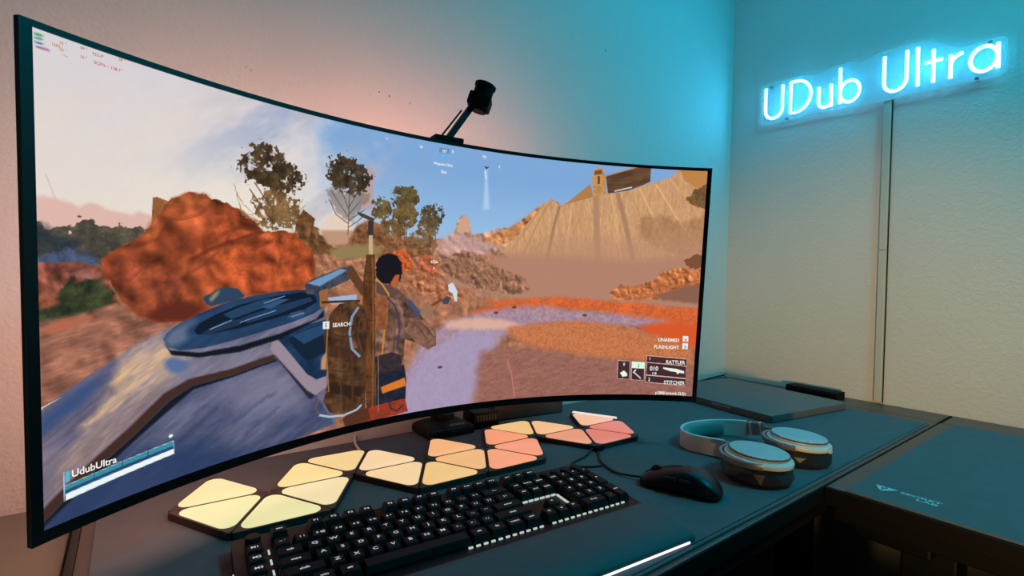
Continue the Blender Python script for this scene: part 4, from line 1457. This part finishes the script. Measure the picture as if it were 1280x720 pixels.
poly([(-4983, -1505), (-4523, -1331), (-4129, -1066), (-3944, -1014), (-4131, -1263), (-4600, -1609), (-5169, -2042), (-5216, -1958)], (176,146,128), soft=6, rough=5, rs=14, col2=(130,112,120), ts=11, ang=-36, st=5, alpha=0.9)
poly([(-5224, -1160), (-4802, -915), (-4591, -865), (-4831, -1082), (-5131, -1301), (-5228, -1357)], (54,78,124), soft=5, rough=4, rs=14, ang=-34, alpha=0.9)
poly([(-5205, -1070), (-5013, -1003), (-5163, -1067), (-5199, -1108)], (246,222,160))
poly([(-4095, -841), (-3994, -804), (-3785, -895), (-3909, -1021), (-4029, -979)], (88,110,152), soft=3)
poly([(-3822, -1132), (-3314, -1096), (-2737, -1024), (-2331, -1390), (-2084, -1727), (-1850, -2138), (-2890, -2272), (-3878, -2329), (-4681, -2322), (-5237, -2401), (-5233, -2221), (-4885, -1940), (-4451, -1626), (-4047, -1284)], (102,102,128), soft=1.5, col2=(56,66,98), ts=22, ang=-28, st=4)
poly([(-5237, -2386), (-5146, -2130), (-4816, -1889), (-4375, -1721), (-3877, -1844), (-3310, -2076), (-2890, -2272), (-3878, -2329), (-4681, -2322)], (40,58,96), soft=12, alpha=0.8, rough=6, rs=18)
poly([(-3508, -1119), (-2736, -1100), (-2390, -1437), (-2205, -1820), (-2894, -1772), (-3411, -1488)], (136,130,154), soft=12, alpha=0.6)
stroke([(-3311, -1767), (-3003, -1585), (-2732, -1482)], 23, (56,72,104), soft=2.5, rough=3, rs=7)
stroke([(-3158, -1966), (-2894, -1826), (-2674, -1693)], 23, (56,72,104), soft=2.5, rough=3, rs=7)
stroke([(-3650, -1966), (-3459, -1907)], 22, (56,72,104), soft=2.5, rough=3, rs=7)
stroke([(-3787, -1538), (-3584, -1446)], 21, (56,72,104), soft=2.5, rough=3, rs=7)
stroke([(-2782, -2074), (-2419, -1887)], 24, (56,72,104), soft=2.5, rough=3, rs=7)
stroke([(-3696, -1737), (-3411, -1679)], 21, (56,72,104), soft=2.5, rough=3, rs=7)
# dark groove between the plates
poly([(-5267, -2105), (-5131, -1969), (-4882, -1781), (-4449, -1489), (-4089, -1201), (-3822, -1095), (-3314, -1066), (-2771, -965), (-2726, -1036), (-3314, -1147), (-3786, -1187), (-4014, -1292), (-4405, -1590), (-4857, -1888), (-5108, -2088), (-5269, -2202)], (66,44,38), soft=1.2)
poly([(-5269, -2202), (-5108, -2088), (-4857, -1888), (-4405, -1590), (-4014, -1292), (-3786, -1187), (-3314, -1147), (-2726, -1036), (-2714, -1060), (-3313, -1177), (-3768, -1229), (-4374, -1634), (-5109, -2133), (-5270, -2261)], (24,26,38), soft=1)
poly([(-2759, -977), (-2704, -974), (-2147, -1621), (-2207, -1691), (-2255, -1669)], (44,40,52), soft=0.8)
poly([(-2773, -739), (-2616, -866), (-2150, -1433), (-1991, -1365), (-1988, -1556), (-2159, -1642), (-2281, -1549), (-2726, -1004), (-2815, -884)], (152,136,150), soft=1)
# dark recess with a box
poly([(-2740, -732), (-2550, -654), (-2042, -562), (-1955, -592), (-1991, -1389), (-2138, -1412), (-2285, -1318), (-2500, -1036)], (36,62,94), col2=(24,44,70), ts=14)
poly([(-2571, -783), (-2434, -710), (-2054, -607), (-1978, -683), (-1997, -1034), (-2287, -1134), (-2431, -978)], (22,36,54), soft=0.8)
poly([(-2503, -747), (-2388, -703), (-2054, -619), (-2002, -752), (-2338, -877)], (40,72,106))
# round hatch ring
poly([(-4086, -628), (-4011, -729), (-3695, -806), (-3215, -788), (-2685, -695), (-2165, -541), (-2045, -423), (-2043, -515), (-2684, -771), (-3214, -869), (-3695, -863), (-4003, -785)], (20,24,34), soft=1)
poly([(-4094, -592), (-4060, -534), (-3959, -456), (-3740, -359), (-3462, -257), (-3116, -178), (-2691, -124), (-2291, -115), (-2134, -177), (-2047, -284), (-2058, -376), (-2202, -459), (-2517, -558), (-2904, -639), (-3315, -714), (-3649, -756), (-3917, -744), (-4053, -687)], (42,70,104), col2=(32,54,84), ts=24, ang=-18, st=4)
poly([(-4077, -594), (-4010, -504), (-3784, -410), (-3695, -400), (-3855, -513), (-3820, -629), (-3994, -696), (-4061, -668)], (110,120,140), soft=4, alpha=0.8)
poly([(-3758, -534), (-3695, -457), (-3509, -369), (-3217, -273), (-2800, -194), (-2372, -146), (-2194, -198), (-2144, -291), (-2345, -393), (-2797, -491), (-3216, -565), (-3584, -602), (-3731, -584)], (18,28,44), soft=0.6)
poly([(-3423, -377), (-3217, -303), (-2907, -220), (-2690, -209), (-2667, -264), (-3012, -359), (-3316, -445)], (38,66,98), soft=0.5)
poly([(-3216, -444), (-2798, -331), (-2254, -218), (-2217, -276), (-2688, -424), (-3114, -514)], (34,58,88), soft=0.5)
poly([(-3677, -572), (-3414, -466), (-3115, -443), (-3216, -525), (-3584, -602)], (32,52,78), soft=0.5)
poly([(-2949, -322), (-2667, -232), (-2555, -238), (-2820, -351)], (54,84,120), soft=0.5)
poly([(-2597, -496), (-2530, -425), (-2392, -401), (-2298, -441), (-2437, -520)], (50,78,112), soft=0.5)
stroke([(-3584, -545), (-3316, -455)], 9, (132,166,200))
stroke([(-3216, -495), (-2743, -378)], 9, (132,166,200))
stroke([(-2907, -272), (-2623, -191)], 9, (132,166,200))
stroke([(-2529, -480), (-2345, -438)], 10, (132,166,200))
poly([(-3658, -177), (-3640, -141), (-3584, -125), (-3510, -71), (-3376, -47), (-3238, -72), (-3147, -167), (-3217, -203), (-3414, -241), (-3566, -269), (-3621, -236)], (46,68,92), soft=0.8)
poly([(-3584, -182), (-3528, -109), (-3453, -73), (-3491, -149), (-3566, -221)], (150,132,100), soft=1.5)
# walker with a backpack, seen from behind
poly([(-2350, -47), (-2257, 18), (-1769, 200), (-1616, 226), (-1586, 58), (-1714, -12), (-2158, -188), (-2301, -182)], (78,80,90), col2=(44,52,66), ts=8)
poly([(-2304, -26), (-1794, 177), (-1692, 154), (-2112, -75)], (112,150,190), soft=0.8)
poly([(-1717, 130), (-1616, 226), (-1344, -140), (-1448, -235)], (96,62,40))
poly([(-2123, -143), (-1989, -101), (-2009, -378), (-2107, -373)], (150,100,60))
poly([(-1986, -240), (-1528, -208), (-1525, -354), (-1960, -334)], (160,180,205))
stroke([(-2083, -305), (-1473, -308)], 35, (70,46,34))
poly([(-1556, 1013), (-1517, 1028), (-1264, 953), (-1276, 891), (-1503, 970)], (84,58,46))
poly([(-1370, 908), (-1277, 915), (-1271, 672), (-1364, 667)], (60,52,50))
poly([(-1351, 692), (-1285, 695), (-1276, 377), (-1343, 376)], (196,170,130))
poly([(-1384, 399), (-1237, 403), (-1157, -2160), (-1294, -2184), (-1428, -1100), (-1428, 9)], (112,70,40), col2=(76,46,28), ts=7, ang=80, st=3)
poly([(-1128, -94), (-936, -45), (-718, -229), (-552, -443), (-339, -666), (-108, -869), (-99, -1118), (-263, -1160), (-475, -1035), (-681, -965), (-699, -1308), (-646, -2119), (-1157, -2160), (-1203, -368)], (128,94,80), col2=(100,70,60), ts=20, relief=(16,0.4))
poly([(-702, -281), (-570, -337), (-403, -529), (-371, -611), (-490, -579)], (70,78,108), soft=1)
poly([(-430, -608), (-106, -924), (-100, -1090), (-233, -1176), (-475, -1035), (-656, -835), (-605, -626)], (146,104,84), col2=(108,76,64), ts=8, soft=0.8)
poly([(-1219, 255), (-1168, 368), (-1032, 422), (-864, 401), (-776, 288), (-757, 109), (-809, -20), (-935, -71), (-1130, -43), (-1215, 82)], (26,24,30), rough=2, rs=4)
poly([(-883, 82), (-799, 95), (-823, -46), (-933, -122), (-963, -45)], (186,92,52), soft=0.8)
poly([(-1212, -18), (-934, -96), (-761, -202), (-929, -275), (-1208, -192)], (96,72,62), soft=1)
stroke([(-1214, 32), (-1101, -69), (-986, -223)], 25, (206,150,80))
stroke([(-987, -197), (-1031, -629), (-1073, -1138), (-1065, -1423)], 28, (200,128,50))
poly([(-1233, -267), (-986, -248), (-999, -785), (-1193, -771)], (160,96,56), col2=(124,74,46), ts=6)
poly([(-1945, -475), (-1809, -341), (-1552, -305), (-1391, -409), (-1353, -858), (-1353, -1993), (-1565, -2102), (-1930, -1950), (-2034, -1761), (-1964, -1488), (-1997, -1034), (-2051, -794)], (94,64,42), col2=(64,44,30), ts=22, relief=(14,0.3))
poly([(-1949, -945), (-1456, -1048), (-1452, -1222), (-1946, -1111)], (70,46,32), soft=1)
poly([(-1938, -1517), (-1415, -1653), (-1412, -1805), (-1961, -1656)], (50,34,28), soft=1.5)
stroke([(-1980, -566), (-1997, -1034), (-1949, -1634)], 21, (160,104,50))
poly([(-2070, -1118), (-1997, -1034), (-1992, -1294), (-2079, -1281)], (190,140,110), soft=1)
stroke([(-1497, -404), (-1599, -545), (-1633, -785), (-1588, -1033), (-1453, -1172)], 39, (130,150,176))
stroke([(-1389, -508), (-1479, -626), (-1500, -845), (-1429, -1075)], 27, (90,60,44))
poly([(-1176, -1408), (-682, -1390), (-631, -1637), (-645, -2147), (-1156, -2186)], (40,44,62), col2=(30,32,44), ts=8)
poly([(-1085, -1705), (-661, -1606), (-628, -1745), (-1054, -1814)], (214,120,44), soft=0.6)
poly([(-1209, -1200), (-904, -1156), (-731, -1225), (-723, -1465), (-1174, -1486)], (62,50,54), col2=(44,38,44), ts=6)
poly([(-1566, -2077), (-1216, -1993), (-651, -1957), (-585, -2184), (-1562, -2253)], (168,52,34), col2=(120,60,40), ts=8)
stroke([(-938, -1937), (-906, -2075), (-790, -2149), (-677, -2060)], 26, (40,44,58))
poly([(-1723, -2093), (-1568, -1976), (-1298, -2003), (-1239, -2195), (-1668, -2229)], (84,50,34), soft=1)
stroke([(-2092, -1950), (-1929, -2011), (-1698, -2037), (-1488, -1992), (-1409, -1932)], 31, (170,190,206))
stroke([(-2093, -1938), (-2156, -1830), (-2084, -1704), (-1962, -1608)], 14, (120,90,66))
stroke([(-784, -383), (-665, -544), (-602, -706)], 18, (92,64,54), soft=1.2)
stroke([(-925, -429), (-858, -769), (-875, -1158)], 18, (92,64,54), soft=1.2)
stroke([(-544, -709), (-393, -825), (-269, -996)], 19, (92,64,54), soft=1.2)
stroke([(-427, -689), (-275, -805), (-165, -948)], 19, (92,64,54), soft=1.2)
stroke([(-828, -356), (-737, -541), (-701, -779)], 21, (160,120,100), soft=1.4)
stroke([(-369, -665), (-215, -808), (-135, -950)], 22, (160,120,100), soft=1.4)
stroke([(-1013, -273), (-898, -379), (-808, -538), (-772, -801), (-820, -1111)], 31, (66,62,80), soft=0.8)
stroke([(-1942, -628), (-1700, -683), (-1464, -688)], 14, (62,42,30), soft=1)
stroke([(-1939, -781), (-1697, -840), (-1461, -849)], 14, (62,42,30), soft=1)
stroke([(-1930, -1303), (-1685, -1376), (-1448, -1397)], 14, (62,42,30), soft=1)
stroke([(-1927, -1423), (-1683, -1498), (-1445, -1523)], 14, (62,42,30), soft=1)
stroke([(-1783, -390), (-1797, -938), (-1742, -1794)], 19, (92,62,38), soft=0.8)
stroke([(-1586, -1132), (-1563, -1579), (-1567, -2001)], 25, (86,56,36), soft=0.8)
stroke([(-1377, 131), (-1229, 119)], 15, (70,44,28), soft=0.6)
stroke([(-1374, -16), (-1225, -30)], 15, (70,44,28), soft=0.6)
stroke([(-1366, -361), (-1216, -380)], 15, (70,44,28), soft=0.6)
stroke([(-1359, -609), (-1210, -631)], 15, (70,44,28), soft=0.6)
stroke([(-1338, -1488), (-1187, -1522)], 15, (70,44,28), soft=0.6)
stroke([(-1332, -1742), (-1180, -1780)], 15, (70,44,28), soft=0.6)
stroke([(-1327, -1934), (-1175, -1975)], 15, (70,44,28), soft=0.6)
stroke([(-1276, 353), (-1231, -869), (-1216, -2019)], 14, (150,100,60), soft=0.8)
stroke([(-1142, -1131), (-1117, -2102)], 13, (160,120,80), soft=0.5)
# hammer held out in front
stroke([(-387, -556), (-228, -440), (-6, -323)], 46, (128,62,40))
stroke([(-402, -569), (-286, -479)], 62, (150,116,90))
poly([(-21, -350), (68, -269), (161, -298), (103, -408), (12, -406)], (70,72,84))
poly([(91, -76), (181, -35), (279, -188), (271, -369), (224, -354), (189, -229), (110, -187)], (206,216,226))
poly([(-377, -422), (-261, -345), (-167, -483), (-189, -700), (-312, -613)], (150,112,90), soft=0.8)
# status bars of the display overlay
poly([(-5015, -1867), (-3990, -1769), (-3990, -1834), (-5017, -1960)], (58,140,160))
poly([(-5003, -1911), (-3999, -1827), (-3999, -1850), (-5003, -1942)], (40,70,110))
stroke([(-5015, -1867), (-3990, -1769)], 6, (190,215,225))
stroke([(-3990, -1769), (-3986, -1892)], 7, (190,215,225))
stroke([(-5013, -1727), (-5017, -2014)], 6, (190,205,225))
poly([(-5000, -1733), (-4967, -1730), (-4969, -1832), (-5001, -1834)], (70,190,220))
stroke([(-4761, -1905), (-4759, -1807)], 7, (30,60,90))
stroke([(-4507, -1885), (-4505, -1783)], 8, (30,60,90))
stroke([(-4257, -1862), (-4256, -1755)], 8, (30,60,90))
poly([(-5003, -1950), (-3990, -1862), (-3982, -1921), (-5005, -2013)], (236,246,246))
blob((-4020, -1704), 22, 20, (235,245,245))
# equipment boxes
poly([(3637, -1529), (3887, -1542), (3901, -1908), (3642, -1894)], (52,32,40), alpha=0.85)
stroke([(3637, -1529), (3887, -1542), (3901, -1908), (3642, -1894), (3637, -1529)], 11, (226,196,188))
poly([(3929, -1549), (4195, -1560), (4201, -1927), (3935, -1916)], (52,32,40), alpha=0.85)
stroke([(3929, -1549), (4195, -1560), (4201, -1927), (3935, -1916), (3929, -1549)], 11, (226,196,188))
poly([(4227, -1421), (5042, -1464), (5035, -1603), (4236, -1559)], (52,32,40), alpha=0.85)
stroke([(4227, -1421), (5042, -1464), (5035, -1603), (4236, -1559), (4227, -1421)], 11, (226,196,188))
poly([(4236, -1559), (5040, -1608), (5044, -1856), (4235, -1812)], (52,32,40), alpha=0.85)
stroke([(4236, -1559), (5040, -1608), (5044, -1856), (4235, -1812), (4236, -1559)], 11, (226,196,188))
poly([(4228, -1820), (5044, -1864), (5046, -2012), (4228, -1959)], (52,32,40), alpha=0.85)
stroke([(4228, -1820), (5044, -1864), (5046, -2012), (4228, -1959), (4228, -1820)], 11, (226,196,188))
poly([(3929, -1549), (4195, -1560), (4200, -1690), (3934, -1679)], (214,250,222))
poly([(3694, -1780), (3774, -1730), (3845, -1794), (3848, -1843), (3749, -1860)], (232,246,226))
stroke([(3975, -1760), (4133, -1888)], 20, (232,240,230))
stroke([(3968, -1776), (4022, -1710)], 26, (232,240,230))
poly([(4577, -1647), (4692, -1659), (4838, -1669), (5002, -1711), (5005, -1760), (4908, -1748), (4878, -1782), (4843, -1734), (4729, -1723), (4579, -1679)], (236,242,226))
poly([(4932, -998), (5041, -999), (5046, -1116), (4937, -1114)], (240,240,232))
poly([(4934, -1144), (5043, -1145), (5047, -1262), (4938, -1260)], (240,240,232))
poly([(-2060, -584), (-1961, -585), (-1959, -697), (-2058, -694)], (226,236,230))
# compass marker and beam of light
poly([(-158, 2202), (35, 2211), (38, 2133), (-156, 2124)], (96,136,170), alpha=0.8)
blob((-79, 2070), 39, 39, (90,190,225))
poly([(735, 1981), (766, 1985), (845, 1265), (719, 1255)], (190,220,246), soft=2, alpha=0.6)
poly([(702, 2018), (752, 1955), (812, 2018), (765, 1998)], (60,60,80))
stroke([(729, 1939), (751, 1788)], 18, (226,242,255), soft=0.6)
# performance read-out in the corner
poly([(-5157, 2232), (-5100, 2239), (-5100, 2222), (-5157, 2212)], (44,140,90), soft=0.8)
poly([(-5158, 2198), (-5100, 2205), (-5101, 2191), (-5158, 2182)], (44,140,90), soft=0.8)
poly([(-5158, 2161), (-5101, 2167), (-5101, 2150), (-5159, 2148)], (50,110,170), soft=0.8)
poly([(-5153, 2126), (-5055, 2131), (-5055, 2114), (-5154, 2110)], (150,100,130), soft=0.8)


def finish_screen():
    g = (fbm(GA / 60, GB / 60, 1, 2) - 0.5)[..., None]
    px = np.clip(IMG * (1 + 0.012 * g), 0, 255) / 255.0
    px = np.where(px <= 0.04045, px / 12.92, ((px + 0.055) / 1.055) ** 2.4)
    th = GA / 1e4 / MR
    co = np.stack([MR * np.sin(th), MR * np.cos(th) - MR, GB / 1e4], -1).reshape(-1, 3)
    idx = np.arange(NX * NY).reshape(NY, NX)
    quads = np.stack([idx[:-1, :-1], idx[:-1, 1:], idx[1:, 1:], idx[1:, :-1]], -1).reshape(-1)
    nq = (NX - 1) * (NY - 1)
    me = bpy.data.meshes.new('screen')
    me.vertices.add(NX * NY)
    me.vertices.foreach_set('co', co.ravel().astype(np.float32))
    me.loops.add(nq * 4)
    me.loops.foreach_set('vertex_index', quads.astype(np.int32))
    me.polygons.add(nq)
    me.polygons.foreach_set('loop_start', (np.arange(nq) * 4).astype(np.int32))
    at = me.color_attributes.new('picture', 'FLOAT_COLOR', 'POINT')
    rgba = np.ones((NX * NY, 4), np.float32)
    rgba[:, :3] = px.reshape(-1, 3)
    at.data.foreach_set('color', rgba.ravel())
    me.update(calc_edges=True)
    m, n, l, b = new_mat('display_panel')
    b.inputs['Base Color'].default_value = (0.004, 0.004, 0.005, 1)
    b.inputs['Specular IOR Level'].default_value = 0.0
    a = n.new('ShaderNodeAttribute')
    a.attribute_name = 'picture'
    l.new(a.outputs['Color'], b.inputs['Emission Color'])
    b.inputs['Emission Strength'].default_value = 1.0
    me.materials.append(m)
    o = bpy.data.objects.new('screen', me)
    COL.objects.link(o)
    o.parent = monitor
    o['label'] = 'lit curved display with a desert game picture'
    return o


screen = finish_screen()


def screen_text(items, m, name='overlay_text'):
    """lettering of the picture's overlay, bent onto the display: (text, a, b, height) in tenths of a mm"""
    bm = bmesh.new()
    for s, a, b, h, al in items:
        me = text_mesh(s, h / 0.70 / 1e4, align=al, bold=h * 2.2e-6, sx=0.92)
        b2 = bmesh.new()
        b2.from_mesh(me)
        for v in b2.verts:
            v.co = mp(a / 1e4 + v.co.x, b / 1e4 + v.co.y, 0.0003)
        tmp = bpy.data.meshes.new('tmp')
        b2.to_mesh(tmp)
        b2.free()
        bm.from_mesh(tmp)
        bpy.data.meshes.remove(tmp)
        bpy.data.meshes.remove(me)
    return tag(obj(name, bm, m, screen, recalc=False), kind='stuff')


screen_text([('UdubUltra', -4955, -1806, 70, 'LEFT'),
             ('SEARCH', -1910, -678, 59, 'LEFT'),
             ('UNARMED', 4867, -1122, 68, 'RIGHT'),
             ('FLASHLIGHT', 4868, -1268, 68, 'RIGHT'),
             ('1', 4274, -1509, 58, 'LEFT'),
             ('RATTLER', 5009, -1572, 72, 'RIGHT'),
             ('010', 4304, -1720, 88, 'LEFT'),
             ('118', 4350, -1801, 49, 'LEFT'),
             ('2', 4284, -1933, 62, 'LEFT'),
             ('STITCHER', 5029, -1988, 72, 'RIGHT'),
             ('p2888-brivmb-5k3jv', 5075, -2200, 59, 'RIGHT'),
             ('0', 3768, -1633, 58, 'CENTER'),
             ('652m', -179, 288, 48, 'CENTER'),
             ('o', -183, 194, 40, 'CENTER'),
             ('257', -59, 2137, 44, 'CENTER'),
             ('E', 97, 2154, 45, 'CENTER'),
             ('S0', -485, 2143, 40, 'CENTER'),
             ('Waypoint 556m', -74, 1919, 42, 'CENTER'),
             ('78s/s', -62, 1795, 42, 'CENTER'),
             ('N2', 704, 2150, 44, 'CENTER'),
             ('E', 1001, 2012, 42, 'CENTER'),
             ('C', -1088, 2171, 30, 'CENTER')],
            glow('overlay_white', lin((246, 246, 238)), 1.0))
screen_text([('33 °', -4982, 2211, 25, 'LEFT'),
             ('1200 °', -5042, 2174, 25, 'LEFT'),
             ('52 °', -4983, 2152, 25, 'LEFT'),
             ('59 °', -4820, 2228, 26, 'LEFT'),
             ('332.4°', -4724, 2211, 29, 'LEFT'),
             ('58 °', -4498, 2241, 28, 'LEFT'),
             ('36 °', -4822, 2149, 26, 'LEFT')],
            glow('overlay_orange', lin((190, 112, 66)), 1.0))
screen_text([('SCPN ~ 138.1°', -4711, 2134, 30, 'LEFT')],
            glow('overlay_red', lin((196, 84, 60)), 1.0))
screen_text([('E', -2010, -669, 54, 'CENTER'),
             ('X', 4994, -1115, 68, 'CENTER'),
             ('F', 4996, -1258, 68, 'CENTER'),
             ('3', 4069, -1661, 59, 'CENTER')],
            glow('overlay_dark', lin((60, 90, 90)), 1.0))
screen_text([('1 70m', -4978, 2112, 18, 'LEFT')],
            glow('overlay_grey', lin((170, 170, 176)), 1.0))
